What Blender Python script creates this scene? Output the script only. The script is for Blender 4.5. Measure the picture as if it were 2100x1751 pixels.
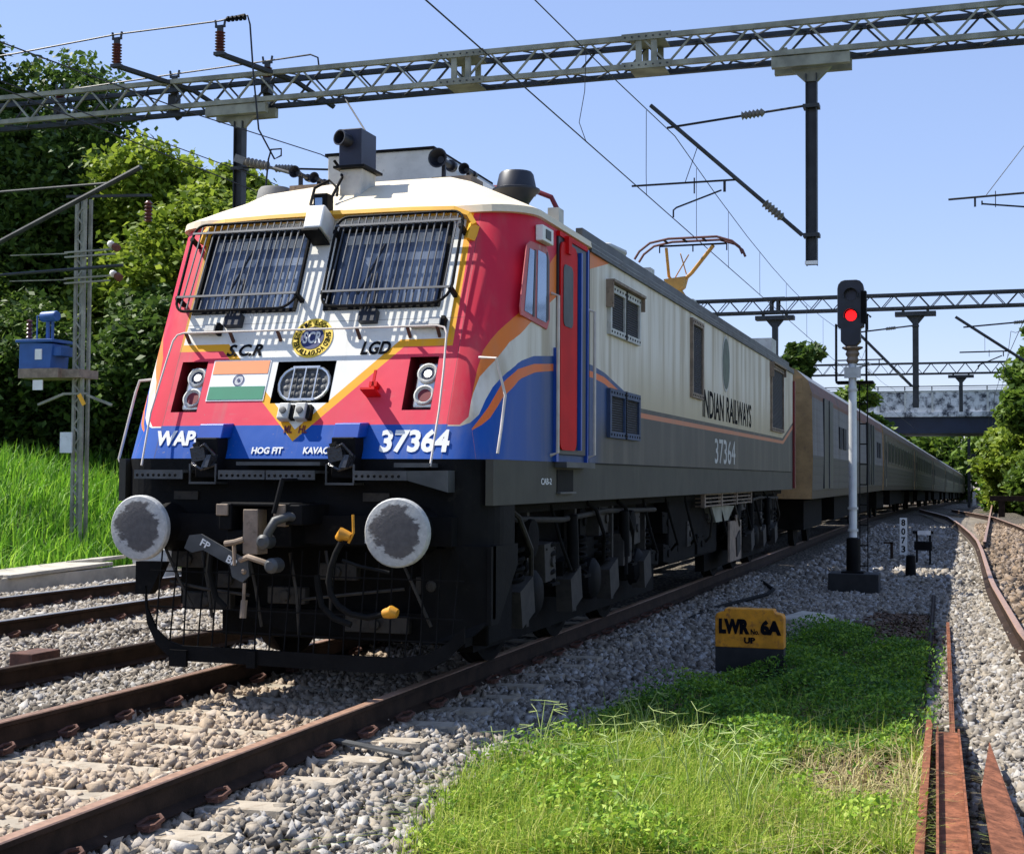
import bpy, math, random
import numpy as np
from mathutils import Vector, Matrix
R = math.radians
sc = bpy.context.scene
C = sc.collection
for o in list(bpy.data.objects): bpy.data.objects.remove(o)

# ---------------- camera ----------------
def cam_basis(yaw, pitch, roll):
    f = Vector((-math.sin(yaw)*math.cos(pitch), math.cos(yaw)*math.cos(pitch), math.sin(pitch)))
    r = Vector((math.cos(yaw), math.sin(yaw), 0)); u = r.cross(f)
    return r*math.cos(roll)+u*math.sin(roll), -r*math.sin(roll)+u*math.cos(roll), f
cr, cu, cf = cam_basis(.3174, .0358, .0061)
CAM = Vector((4.6021, -8.5475, 1.4804))
cam = bpy.data.cameras.new('camera'); camo = bpy.data.objects.new('camera', cam); C.objects.link(camo)
cam.sensor_width = 36; cam.lens = 2844.35/2100*36; cam.clip_start = .05; cam.clip_end = 5000
M = Matrix((cr, cu, -cf)).transposed().to_4x4(); M.translation = CAM
camo.matrix_world = M
sc.camera = camo
sc.render.resolution_x = 1024; sc.render.resolution_y = 853

# ---------------- sun, sky, exposure ----------------
SUN_L = Vector((.75, .0, -1)).normalized()          # direction the light travels
sl = bpy.data.lights.new('sun', 'SUN'); sl.energy = 5.0; sl.angle = R(.5); sl.color = (1, .95, .86)
so = bpy.data.objects.new('sun', sl); C.objects.link(so)
so.rotation_euler = SUN_L.to_track_quat('-Z', 'Y').to_euler()
w = bpy.data.worlds.new('World'); sc.world = w; w.use_nodes = True
nt = w.node_tree; bg = nt.nodes['Background']
sky = nt.nodes.new('ShaderNodeTexSky'); sky.sky_type = 'NISHITA'; sky.sun_disc = False
S = -SUN_L
sky.sun_elevation = math.asin(S.z); sky.sun_rotation = math.atan2(S.x, S.y)
sky.air_density = 1.1; sky.dust_density = .1; sky.ozone_density = 4
tn_ = nt.nodes.new('ShaderNodeMix'); tn_.data_type = 'RGBA'; tn_.blend_type = 'MULTIPLY'; tn_.inputs[0].default_value = 1; tn_.inputs[7].default_value = (1.13, .98, 1.06, 1)
nt.links.new(sky.outputs[0], tn_.inputs[6]); hz_ = nt.nodes.new('ShaderNodeMix'); hz_.data_type = 'RGBA'; hz_.inputs[0].default_value = .45; hz_.inputs[7].default_value = (2.2, 3.05, 5.0, 1)
nt.links.new(tn_.outputs[2], hz_.inputs[6]); nt.links.new(hz_.outputs[2], bg.inputs[0]); bg.inputs[1].default_value = .11
sc.view_settings.view_transform = 'Standard'; sc.view_settings.look = 'None'
sc.view_settings.exposure = 0.75; sc.view_settings.gamma = 1
try: sc.cycles.max_bounces = 6; sc.cycles.transparent_max_bounces = 6
except Exception: pass

rng = np.random.default_rng(7); random.seed(7)

# ---------------- object helpers ----------------
def tag(o, label=None, cat=None, group=None, kind=None):
    if label: o['label'] = label
    if cat: o['category'] = cat
    if group: o['group'] = group
    if kind: o['kind'] = kind
    return o
def empty(name, loc, label, cat, group=None, kind=None):
    o = bpy.data.objects.new(name, None); C.objects.link(o); o.location = loc; o.empty_display_size = .3
    return tag(o, label, cat, group, kind)
def rootloc(o):
    l = Vector((0, 0, 0))
    while o is not None:
        l = l + o.location; o = o.parent
    return l
def link_mesh(name, me, parent=None):
    o = bpy.data.objects.new(name, me); C.objects.link(o)
    if parent is not None: o.parent = parent
    return o
def copy_tree(o, parent=None):
    c = o.copy(); C.objects.link(c); c.parent = parent
    for ch in KIDS(o): copy_tree(ch, c)
    return c
def KIDS(o): return [x for x in bpy.data.objects if x.parent == o]

class MB:
    def __init__(s): s.v = []; s.f = []; s.m = []; s.uv = None
    def add(s, vs, fs, mi=0):
        n = len(s.v); s.v += [tuple(v) for v in vs]; s.f += [tuple(i+n for i in f) for f in fs]; s.m += [mi]*len(fs); return s
    def box(s, x0, x1, y0, y1, z0, z1, mi=0):
        return s.add([(x0,y0,z0),(x1,y0,z0),(x1,y1,z0),(x0,y1,z0),(x0,y0,z1),(x1,y0,z1),(x1,y1,z1),(x0,y1,z1)],
              [(0,3,2,1),(4,5,6,7),(0,1,5,4),(1,2,6,5),(2,3,7,6),(3,0,4,7)], mi)
    def obox(s, c, ax, ay, az, mi=0):       # box given centre and half-axis vectors
        c, ax, ay, az = map(Vector, (c, ax, ay, az)); vs = []
        for k in (-1, 1):
            for (i, j) in ((-1,-1),(1,-1),(1,1),(-1,1)): vs.append(c+ax*i+ay*j+az*k)
        return s.add(vs, [(0,3,2,1),(4,5,6,7),(0,1,5,4),(1,2,6,5),(2,3,7,6),(3,0,4,7)], mi)
    def bar(s, p0, p1, w, h, up=(0,0,1), mi=0):
        p0 = Vector(p0); p1 = Vector(p1); d = (p1-p0); L = d.length; d = d/L; up = Vector(up)
        if abs(d.dot(up)) > .98: up = Vector((0, 1, 0))
        x = d.cross(up).normalized(); z = x.cross(d)
        return s.obox((p0+p1)/2, x*w/2, d*L/2, z*h/2, mi)
    def tube(s, pts, r, n=8, mi=0, cap=True):
        pts = [Vector(q) for q in pts]; rs = r if isinstance(r, (list, tuple)) else [r]*len(pts)
        vs = []; fs = []; prev = None
        for i, q in enumerate(pts):
            d = (pts[min(i+1, len(pts)-1)]-pts[max(i-1, 0)]).normalized()
            if prev is None:
                a = Vector((0, 0, 1)) if abs(d.z) < .9 else Vector((1, 0, 0)); x = d.cross(a).normalized()
            else: x = (prev-d*prev.dot(d)).normalized()
            prev = x; y = d.cross(x)
            for k in range(n):
                t = 2*math.pi*k/n; vs.append(q+(x*math.cos(t)+y*math.sin(t))*rs[i])
        for i in range(len(pts)-1):
            for k in range(n):
                a = i*n+k; b = i*n+(k+1) % n; fs.append((a, b, b+n, a+n))
        if cap: fs.append(tuple(range(n-1, -1, -1))); fs.append(tuple(range((len(pts)-1)*n, len(pts)*n)))
        return s.add(vs, fs, mi)
    def lathe(s, o, ax, prof, n=24, mi=0):      # prof: (distance along axis, radius)
        o = Vector(o); ax = Vector(ax).normalized()
        a = Vector((0, 0, 1)) if abs(ax.z) < .9 else Vector((1, 0, 0)); x = ax.cross(a).normalized(); y = ax.cross(x)
        vs = []; fs = []
        for d, r in prof:
            for k in range(n):
                t = 2*math.pi*k/n; vs.append(o+ax*d+(x*math.cos(t)+y*math.sin(t))*max(r, 1e-4))
        for i in range(len(prof)-1):
            for k in range(n):
                a = i*n+k; b = i*n+(k+1) % n; fs.append((a, b, b+n, a+n))
        fs.append(tuple(range(n-1, -1, -1))); fs.append(tuple(range((len(prof)-1)*n, len(prof)*n)))
        return s.add(vs, fs, mi)
    def prism(s, poly, d, mi=0):     # poly: 3D points of one face, d: extrusion vector
        poly = [Vector(q) for q in poly]; d = Vector(d); n = len(poly)
        return s.add(poly+[q+d for q in poly], [tuple(range(n-1, -1, -1)), tuple(range(n, 2*n))]+[(i, (i+1) % n, (i+1) % n+n, i+n) for i in range(n)], mi)
    def pieces(s):
        par = list(range(len(s.v)))
        def find(a):
            while par[a] != a: par[a] = par[par[a]]; a = par[a]
            return a
        for f in s.f:
            r = find(f[0])
            for q in f[1:]: par[find(q)] = r
        G = {}
        for i, f in enumerate(s.f): G.setdefault(find(f[0]), []).append(i)
        out = []
        for fi in G.values():
            m = MB(); idx = {}
            for i in fi:
                for q in s.f[i]:
                    if q not in idx: idx[q] = len(m.v); m.v.append(s.v[q])
                m.f.append(tuple(idx[q] for q in s.f[i])); m.m.append(s.m[i])
            out.append(m)
        return out
    def build_each(s, name, mats, parent=None, **k):
        return [m.build(name, mats, parent, **k) for m in s.pieces()][0]
    def build(s, name, mats, parent=None, bevel=0, smooth=False, label=None):
        me = bpy.data.meshes.new(name); l = rootloc(parent) if parent is not None else Vector((0, 0, 0))
        me.from_pydata([(v[0]-l.x, v[1]-l.y, v[2]-l.z) for v in s.v], [], s.f)
        if not isinstance(mats, (list, tuple)): mats = [mats]
        for m in mats: me.materials.append(m)
        me.polygons.foreach_set('material_index', s.m)
        if s.uv is not None:
            ul = me.uv_layers.new(name='livery')
            for li, lo in enumerate(me.loops): ul.data[li].uv = s.uv[lo.vertex_index]
        if smooth:
            me.polygons.foreach_set('use_smooth', [True]*len(me.polygons))
        me.update()
        o = link_mesh(name, me, parent)
        if smooth:
            try: me.set_sharp_from_angle(angle=R(38))
            except Exception: pass
        if bevel:
            b = o.modifiers.new('bevel', 'BEVEL'); b.width = bevel; b.segments = 2; b.limit_method = 'ANGLE'; b.angle_limit = R(40)
        if label: o['label'] = label
        return o
def top(o, at=None):           # give a one-mesh top-level thing an origin at its base
    me = o.data; co = np.empty(len(me.vertices)*3); me.vertices.foreach_get('co', co); co = co.reshape(-1, 3)
    c = Vector(at) if at is not None else Vector(((co[:,0].min()+co[:,0].max())/2, (co[:,1].min()+co[:,1].max())/2, co[:,2].min()))
    co -= np.array(c); me.vertices.foreach_set('co', co.ravel()); o.location = c; me.update(); return o

def np_mesh(name, V, F, mats, parent=None, tint=None, smooth=False):
    """V (n,3), F (m,k) arrays; tint per vertex float"""
    me = bpy.data.meshes.new(name); l = np.array(rootloc(parent)) if parent is not None else np.zeros(3)
    V = np.asarray(V, np.float32)-l.astype(np.float32); F = np.asarray(F, np.int32); m, k = F.shape
    me.vertices.add(len(V)); me.vertices.foreach_set('co', V.ravel())
    me.loops.add(m*k); me.loops.foreach_set('vertex_index', F.ravel())
    me.polygons.add(m); me.polygons.foreach_set('loop_start', np.arange(0, m*k, k, dtype=np.int32))
    try: me.polygons.foreach_set('loop_total', np.full(m, k, np.int32))
    except Exception: pass
    if tint is not None:
        a = me.attributes.new('tint', 'FLOAT', 'POINT'); a.data.foreach_set('value', np.asarray(tint, np.float32))
    if not isinstance(mats, (list, tuple)): mats = [mats]
    for mm in mats: me.materials.append(mm)
    me.update(calc_edges=True); me.validate()
    if smooth: me.polygons.foreach_set('use_smooth', [True]*len(me.polygons))
    return link_mesh(name, me, parent)

# ---------------- materials ----------------
class NT:
    def __init__(s, name):
        s.mat = bpy.data.materials.new(name); s.mat.use_nodes = True; s.t = s.mat.node_tree; s.b = s.t.nodes['Principled BSDF']
    def n(s, ty, **k):
        q = s.t.nodes.new(ty)
        for a, b in k.items(): setattr(q, a, b)
        return q
    def l(s, a, b): s.t.links.new(a, b)
    def inp(s, sock, v):
        if hasattr(v, 'is_output') or isinstance(v, bpy.types.NodeSocket): s.l(v, sock)
        else: sock.default_value = v
    def m(s, op, a, b=0., c=None, clamp=False):
        q = s.n('ShaderNodeMath', operation=op, use_clamp=clamp); s.inp(q.inputs[0], a); s.inp(q.inputs[1], b)
        if c is not None: s.inp(q.inputs[2], c)
        return q.outputs[0]
    def mix(s, f, a, b, blend='MIX'):
        q = s.n('ShaderNodeMix', data_type='RGBA', blend_type=blend); s.inp(q.inputs[0], f)
        s.inp(q.inputs[6], a if not isinstance(a, tuple) else (*a[:3], 1)); s.inp(q.inputs[7], b if not isinstance(b, tuple) else (*b[:3], 1)); return q.outputs[2]
    def coord(s, kind='Object', scale=None):
        t = s.n('ShaderNodeTexCoord').outputs[kind]
        if scale:
            mp = s.n('ShaderNodeMapping'); s.l(t, mp.inputs[0]); mp.inputs['Scale'].default_value = scale; t = mp.outputs[0]
        return t
    def noise(s, sc_, detail=4, rough=.55, vec=None, scale=None):
        q = s.n('ShaderNodeTexNoise'); q.inputs['Scale'].default_value = sc_; q.inputs['Detail'].default_value = detail; q.inputs['Roughness'].default_value = rough
        s.l(vec if vec is not None else s.coord('Object', scale), q.inputs['Vector']); return q.outputs['Fac']
    def ss(s, x, a, b):      # smoothstep
        q = s.n('ShaderNodeMapRange', interpolation_type='SMOOTHSTEP'); s.inp(q.inputs[0], x); q.inputs[1].default_value = a; q.inputs[2].default_value = b; return q.outputs[0]
    def curve(s, x, pts, xr, yr):
        q = s.n('ShaderNodeFloatCurve'); cu_ = q.mapping.curves[0]
        P = [((a-xr[0])/(xr[1]-xr[0]), (b-yr[0])/(yr[1]-yr[0])) for a, b in pts]
        while len(cu_.points) < len(P): cu_.points.new(.5, .5)
        for i, (a, b) in enumerate(P): cu_.points[i].location = (a, b); cu_.points[i].handle_type = 'VECTOR'
        q.mapping.update()
        s.l(s.m('DIVIDE', s.m('SUBTRACT', x, xr[0]), xr[1]-xr[0]), q.inputs['Value'])
        return s.m('ADD', s.m('MULTIPLY', q.outputs[0], yr[1]-yr[0]), yr[0])
    def bump(s, h, dist=.01, strength=1):
        q = s.n('ShaderNodeBump'); q.inputs['Distance'].default_value = dist; q.inputs['Strength'].default_value = strength; s.l(h, q.inputs['Height']); s.l(q.outputs[0], s.b.inputs['Normal'])
    def out(s, col, rough=.5, metal=0., spec=None):
        s.inp(s.b.inputs['Base Color'], col if not isinstance(col, tuple) else (*col[:3], 1)); s.inp(s.b.inputs['Roughness'], rough); s.inp(s.b.inputs['Metallic'], metal)
        if spec is not None: s.b.inputs['Specular IOR Level'].default_value = spec
        return s.mat
def mat(name, col, rough=.55, metal=0, var=.18, vs=2.5, bump=0, bs=30, dirt=None, dcover=.5, spec=None, streak=False):
    s = NT(name); f = s.noise(vs)
    dark = tuple(c*(1-var) for c in col); light = tuple(min(1, c*(1+var)) for c in col)
    c = s.mix(s.ss(f, .3, .7), dark, light)
    if dirt:
        g = s.noise(vs*2.2 if not streak else vs*3, 6, .7, scale=(1, 1, .12) if streak else None)
        c = s.mix(s.ss(g, 1-dcover, 1-dcover+.22), c, dirt)
    if bump: s.bump(s.noise(bs, 5, .6), bump)
    return s.out(c, rough, metal, spec)
MT = {}
def defm(k, *a, **kw): MT[k] = mat(k, *a, **kw)
defm('black_steel', (.006, .006, .0065), .65, .0, .4, 3, .002, 40, dirt=(.022, .02, .016), dcover=.42, spec=.1)
defm('underframe_grime', (.005, .0045, .004), .85, 0, .5, 4, .003, 40, dirt=(.018, .014, .010), dcover=.4, spec=.15)
defm('grey_steel', (.075, .078, .08), .55, .3, .3, 4, .001, 40, dirt=(.06, .055, .05), dcover=.4)
defm('galvanised', (.25, .25, .195), .6, .1, .3, 3, .001, 30, dirt=(.08, .075, .05), dcover=.4)
defm('galvanised_dark', (.034, .037, .04), .55, .3, .3, 3, .001, 30)
defm('rust', (.09, .04, .028), .9, 0, .35, 9, .003, 60, dirt=(.08, .03, .015), dcover=.5)
defm('rust_bright', (.21, .08, .042), .9, 0, .4, 14, .006, 45, dirt=(.075, .028, .018), dcover=.5, spec=.2)
defm('rail_brown', (.03, .017, .011), .8, 0, .4, 6, .002, 60, dirt=(.05, .024, .014), dcover=.35, spec=.2)
defm('rail_head', (.42, .41, .42), .35, .5, .1, 20)
defm('rail_head_brown', (.36, .22, .15), .42, .15, .2, 20)
defm('concrete', (.42, .39, .33), .9, 0, .2, 3, .004, 40, dirt=(.25, .21, .16), dcover=.45)
defm('concrete_sleeper', (.36, .31, .24), .9, 0, .2, 6, .004, 50, dirt=(.2, .15, .1), dcover=.5)
defm('cream_paint', (.76, .65, .46), .5, 0, .05, 2, .0006, 80, dirt=(.5, .43, .3), dcover=.33)
defm('pale_grey_paint', (.5, .5, .47), .6, 0, .15, 5, .001, 60, dirt=(.22, .19, .15), dcover=.42)
defm('white_paint', (.78, .77, .73), .45, 0, .06, 5, .0005, 60)
defm('handrail_paint', (.6, .54, .48), .45, 0, .1, 10)
defm('roof_grey', (.2, .2, .195), .75, 0, .2, 1.5, .001, 40, dirt=(.1, .09, .08), dcover=.5)
defm('black_paint', (.01, .012, .02), .45, 0, .3, 6)
defm('black_gloss', (.02, .02, .022), .22, 0, .3, 30, .004, 60)
defm('bar_dark', (.075, .08, .09), .5, .2, .2, 5)
defm('dusty_blue', (.03, .055, .12), .6, 0, .2, 5, dirt=(.1, .1, .1), dcover=.4)
defm('window_red', (.5, .1, .1), .55, 0, .2, 2, dirt=(.55, .4, .35), dcover=.45)
defm('navy_box', (.008, .01, .03), .4, 0, .3, 6)
defm('blue_paint', (.003, .06, .36), .4, 0, .1, 3)
defm('letter_white', (.75, .76, .75), .5, 0, .04, 6)
defm('letter_black', (.005, .006, .009), .8, 0, .1, 6, spec=.05)
defm('yellow_paint', (.8, .4, .012), .45, 0, .12, 3)
defm('amber_paint', (.55, .24, .01), .55, 0, .2, 12)
defm('red_paint', (.62, .006, .008), .6, 0, .1, 3, spec=.15)
defm('deep_red', (.16, .006, .01), .5, 0, .2, 5)
defm('saffron', (.8, .27, .09), .5, 0, .03, 5)
defm('flag_green', (.0, .2, .1), .5, 0, .05, 5)
defm('emblem_blue', (.01, .02, .12), .5, 0, .05, 5)
defm('rubber', (.009, .009, .009), .85, 0, .3, 8, spec=.12)
defm('tan_metal', (.25, .19, .14), .7, .2, .25, 8, .001, 50, dirt=(.1, .07, .05), dcover=.45)
defm('dim_metal', (.035, .03, .024), .75, .1, .3, 8, .001, 50, dirt=(.015, .012, .01), dcover=.5)
defm('lens_silver', (.6, .62, .62), .25, .8, .1, 10)
defm('insulator_brown', (.12, .04, .035), .3, 0, .2, 10)
defm('insulator_grey', (.16, .15, .13), .35, 0, .2, 10)
defm('wire', (.02, .021, .024), .55, .5, .1, 5)
defm('silver_paint', (.62, .64, .66), .45, .25, .1, 4, .0006, 60, dirt=(.3, .31, .33), dcover=.42)
defm('transformer_blue', (.02, .09, .3), .5, 0, .12, 5)
defm('marker_yellow', (.6, .25, .012), .8, 0, .2, 9, .004, 40, dirt=(.25, .09, .025), dcover=.5)
defm('marker_black', (.012, .012, .012), .8, 0, .3, 7, .002, 60)
defm('bark', (.12, .085, .06), .95, 0, .3, 5, .01, 20)
defm('panto_brown', (.11, .035, .028), .6, 0, .2, 5)
defm('emblem_yellow', (.85, .58, .04), .5, 0, .05, 5)
defm('panto_ochre', (.5, .26, .05), .5, 0, .15, 5)
defm('coach_roof', (.3, .31, .32), .6, .1, .15, 1, .001, 20, dirt=(.16, .15, .14), dcover=.4)
defm('bridge_white', (.6, .61, .62), .9, 0, .15, .8, .004, 8, dirt=(.035, .04, .055), dcover=.58)
defm('bridge_navy', (.012, .018, .04), .7, 0, .2, 1)
defm('wood_sleeper', (.2, .13, .09), .95, 0, .25, 8, .004, 50)
def glass_mat():
    s = NT('cab_glass'); f = s.ss(s.noise(9, 3, .6, scale=(1, .1, .06)), .42, .62); g = s.ss(s.noise(1.6, 2), .3, .7)  # pale upright streaks put reflections into the glass colour
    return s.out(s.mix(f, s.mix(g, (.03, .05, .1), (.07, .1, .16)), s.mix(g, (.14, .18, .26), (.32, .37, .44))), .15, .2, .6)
MT['glass'] = glass_mat()
MT['cab_side_glass'] = (lambda s: s.out((.22, .3, .42), .08, .6, .8))(NT('cab_side_glass'))
def emis(name, col, st):
    s = NT(name); s.b.inputs['Base Color'].default_value = (*col, 1); s.b.inputs['Emission Color'].default_value = (*col, 1); s.b.inputs['Emission Strength'].default_value = st; return s.mat
MT['lamp_lit'] = emis('lamp_lit', (1, .97, .9), 2.)
MT['signal_red'] = emis('signal_red', (1, .006, .008), 1.6)
def buffer_mat():
    s = NT('buffer_face'); t = s.coord('Object'); sp = s.n('ShaderNodeSeparateXYZ'); s.l(t, sp.inputs[0])
    r = s.m('SQRT', s.m('ADD', s.m('POWER', sp.outputs[0], 2.), s.m('POWER', sp.outputs[2], 2.)))
    nn = s.noise(6, 5, .65, scale=(.7, 1, 1.5)); f = s.ss(s.m('ADD', r, s.m('MULTIPLY', s.m('SUBTRACT', nn, .5), .34)), .155, .185)
    c = s.mix(f, s.mix(s.noise(25), (.035, .033, .036), (.13, .12, .115)), s.mix(s.noise(30, 6, .7), (.2, .21, .21), (.62, .62, .6)))
    s.bump(s.noise(40, 5), .003); return s.out(c, .6)
MT['buffer_face'] = buffer_mat()
def mesh_mat():        # dark ventilation mesh
    s = NT('vent_mesh'); wv = s.n('ShaderNodeTexWave', wave_type='BANDS', bands_direction='Z'); wv.inputs['Scale'].default_value = 14
    s.l(s.coord('Object'), wv.inputs[0]); s.bump(wv.outputs['Fac'], .01)
    return s.out(s.mix(wv.outputs['Fac'], (.006, .006, .008), (.03, .03, .035)), .7)
MT['vent_mesh'] = mesh_mat()

TANA = .42; ALF = math.atan(TANA); NF = Vector((0, -math.cos(ALF), math.sin(ALF))); VF = Vector((0, math.sin(ALF), math.cos(ALF)))
def Yf(z): return .42+TANA*(z-1.6)
def FP(X, z, off=0.): return Vector((X, Yf(z), z))+NF*off

def grime(s, col, wet=.0):
    g = s.noise(1.1, 6, .65, scale=(1, 1, .35)); g2 = s.noise(26, 3, .6, scale=(.3, .3, 1))
    c = s.mix(s.ss(g, .5, .8), col, s.mix(.35, col, (.25, .2, .15)))
    return s.mix(s.m('MULTIPLY', s.ss(g2, .62, .75), .12), c, (.3, .27, .22))
def front_mat():
    s = NT('front_livery'); uv = s.n('ShaderNodeUVMap', uv_map='livery'); sp = s.n('ShaderNodeSeparateXYZ'); s.l(uv.outputs[0], sp.inputs[0])
    X, z = sp.outputs[0], sp.outputs[1]; u = s.m('ABSOLUTE', s.m('ADD', X, .045)); uv_ = s.m('ABSOLUTE', s.m('ADD', X, .03))
    L = s.m('ADD', s.m('MULTIPLY', uv_, .935), 1.725)
    outer = s.m('MULTIPLY', s.m('GREATER_THAN', z, s.m('MINIMUM', L, 2.42)), s.m('LESS_THAN', u, 1.135))
    inner = s.m('MULTIPLY', s.m('GREATER_THAN', z, s.m('MINIMUM', s.m('ADD', L, .088), 2.475)), s.m('LESS_THAN', u, 1.085))
    blue = s.m('LESS_THAN', z, 1.845)
    c = s.mix(blue, (.72, .045, .085), (.001, .075, .37)); c = s.mix(outer, c, (.85, .4, .012)); c = s.mix(inner, c, (.8, .79, .72))
    c = grime(s, c); ch = s.ss(s.noise(38, 3, .6), .70, .73); c = s.mix(s.m('MULTIPLY', ch, .6), c, (.3, .25, .22))
    rn = s.ss(s.noise(7, 4, .6, vec=s.coord('Object', (1, .3, .05))), .52, .75); c = s.mix(s.m('MULTIPLY', rn, .28), c, (.3, .25, .2))
    seam = s.m('MAXIMUM', s.m('LESS_THAN', s.m('ABSOLUTE', s.m('SUBTRACT', s.m('ABSOLUTE', X), 1.143)), .004), s.m('LESS_THAN', s.m('ABSOLUTE', s.m('SUBTRACT', z, 2.632)), .003)); c = s.mix(s.m('MULTIPLY', seam, .5), c, (.08, .06, .05))
    s.bump(s.noise(3, 2), .006); return s.out(c, s.m('ADD', .38, s.m('MULTIPLY', s.noise(5, 4), .3)), 0, .25)
def side_mat():
    s = NT('side_livery'); uv = s.n('ShaderNodeUVMap', uv_map='livery'); sp = s.n('ShaderNodeSeparateXYZ'); s.l(uv.outputs[0], sp.inputs[0])
    a, z = sp.outputs[0], sp.outputs[1]; xr = (-1, 19); yr = (1, 4)
    RO = [(-1,1.84),(.46,1.84),(.52,1.98),(.61,2.19),(.73,2.4),(.86,2.52),(1.0,2.62),(1.12,2.69),(1.5,2.95),(1.9,3.2),(2.4,3.47),(2.9,3.75),(19,3.9)]
    OW = [(-1,1.84),(.45,1.84),(.52,2.0),(.65,2.2),(.79,2.31),(.96,2.46),(1.27,2.61),(1.82,2.84),(2.1,2.95),(2.7,3.21),(3.8,3.45),(4.4,3.75),(19,3.9)]
    BT = [(-1,1.84),(.45,1.83),(.56,1.91),(.69,2.09),(.84,2.21),(1.06,2.32),(1.41,2.39),(2.0,2.44),(2.7,2.46),(3.12,2.455),(3.56,2.42),(4.31,2.3),(4.95,2.17),(16.2,2.19),(17.6,2.5),(19,2.8)]
    OT = [(-1,1.2),(.46,1.2),(.47,1.8),(.63,1.95),(.82,2.16),(1.02,2.26),(1.41,2.33),(1.97,2.375),(2.77,2.4),(3.18,2.4),(3.56,2.38),(4.31,2.26),(4.95,2.125),(16.25,2.145),(17.6,2.45),(19,2.75)]
    OB = [(-1,1.2),(.46,1.2),(.47,1.8),(.51,1.81),(.63,1.88),(.81,2.06),(1.06,2.19),(1.45,2.27),(1.97,2.32),(2.77,2.345),(3.18,2.345),(3.56,2.32),(4.31,2.2),(4.95,2.075),(16.3,2.09),(17.6,2.38),(19,2.68)]
    gt = lambda x, P: s.m('GREATER_THAN', x, s.curve(a, P, xr, yr))
    streak = s.noise(3.5, 5, .6, vec=s.coord('Object', (1, 1, .1)))
    wh = s.mix(s.ss(streak, .38, .7), (.76, .71, .61), (.5, .42, .29))
    wh = s.mix(s.m('MULTIPLY', s.ss(z, 2.9, 2.1), s.ss(a, 3.8, 5.0)), wh, (.5, .42, .27))
    c = s.mix(gt(z, OW), wh, (.78, .2, .03)); c = s.mix(gt(z, RO), c, (.6, .016, .045))
    grey = s.m('MAXIMUM', s.ss(a, 4.3, 4.95), s.m('MULTIPLY', s.ss(a, 2.9, 3.6), s.ss(z, 2.15, 1.75)))
    bl = s.mix(grey, s.mix(s.ss(a, .8, 2.2), (.001, .075, .37), (.02, .065, .19)), s.mix(s.noise(2), (.035, .035, .035), (.07, .064, .056)))
    inb = s.m('SUBTRACT', 1., gt(z, BT)); c = s.mix(inb, c, bl)
    st = s.m('MULTIPLY', s.m('SUBTRACT', 1., gt(z, OT)), gt(z, OB))
    c = s.mix(st, c, s.mix(s.ss(a, 3.5, 6), (.8, .17, .03), (.55, .2, .1)))
    c = s.mix(s.m('GREATER_THAN', a, 17.72), c, (.2, .02, .02))
    c = s.mix(s.m('MULTIPLY', s.ss(streak, .45, .8), .3), c, (.28, .24, .19))
    s.bump(s.noise(2.2, 2), .006); return s.out(c, .5, 0, .28)
MT['front_livery'] = front_mat(); MT['side_livery'] = side_mat()
MT['skirt'] = mat('skirt', (.042, .039, .026), .65, 0, .2, 3, .001, 40, dirt=(.06, .055, .042), dcover=.5, streak=True)

# text as thin solid lettering
def text(body, name, m, parent, origin, ux, uy, h, width=None, depth=.004, bold=.0, align='LEFT', shear=0, valign='BOTTOM_BASELINE'):
    cu_ = bpy.data.curves.new(name, 'FONT'); cu_.body = body; cu_.size = 1; cu_.offset = bold; cu_.align_x = 'LEFT'; cu_.shear = shear
    cu_.extrude = .5; cu_.resolution_u = 3
    o = bpy.data.objects.new('tmp', cu_); C.objects.link(o); bpy.context.view_layer.update()
    me = bpy.data.meshes.new_from_object(o.evaluated_get(bpy.context.evaluated_depsgraph_get())); bpy.data.objects.remove(o)
    co = np.empty(len(me.vertices)*3, np.float32); me.vertices.foreach_get('co', co); co = co.reshape(-1, 3)
    x0, x1 = co[:,0].min(), co[:,0].max(); y0, y1 = co[:,1].min(), co[:,1].max()
    sy = h/max(y1-y0, 1e-6) if h else 1; sx = width/(x1-x0) if width else sy
    ux = Vector(ux).normalized(); uy = Vector(uy).normalized(); nz = ux.cross(uy); l = rootloc(parent)
    X = (co[:,0]-x0)*sx; Y = (co[:,1]-y0)*sy
    if align == 'CENTER': X = X-(x1-x0)*sx/2; Y = Y-h/2
    Z = (co[:,2]+.5)*depth
    P = np.outer(X, ux)+np.outer(Y, uy)+np.outer(Z, nz)+np.array(Vector(origin)-l)
    me.vertices.foreach_set('co', P.astype(np.float32).ravel()); me.materials.clear(); me.materials.append(m); me.name = name; me.update()
    return link_mesh(name, me, parent)
SX = (0, 1, 0); SZ = (0, 0, 1)       # on the right-hand side wall text runs along +Y

# ---------------- terrain ----------------
PX = ([-60, 0, 20, 45, 80, 125, 200, 300, 420, 560], [0, 0, .02, .06, .45, 1.35, 2.6, 3.9, 4.6, 4.2])
PZ = ([-60, 0, 50, 80, 125, 200, 300, 420, 560, 3000], [0, 0, 0, -.25, -.75, -1.5, -2.6, -4.0, -5.6, -30])
def px_(y): return float(np.interp(y, *PX))
def pz_(y): return float(np.interp(y, *PZ))
GX = ([-80, -30, -16, -13.2, -10.9, -10.3, -7.3, -6.9, -4.2, -3.7, -1.7, -1.3, 1.3, 1.8, 4.7, 5.0, 7.2, 7.8, 9.5, 14, 80],
      [3.0, 2.2, 1.45, .75, -.28, -.36, -.33, -.215, -.215, -.3, -.3, -.215, -.215, -.3, -.32, -.22, -.22, -.45, -.4, .2, 1.2])
def gz(x, y):
    x = np.asarray(x, float); y = np.asarray(y, float)
    return np.interp(x, *GX)+np.interp(y, *PZ)+.012*np.sin(x*3.1+y*1.7)*np.cos(y*2.3-x)
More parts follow.
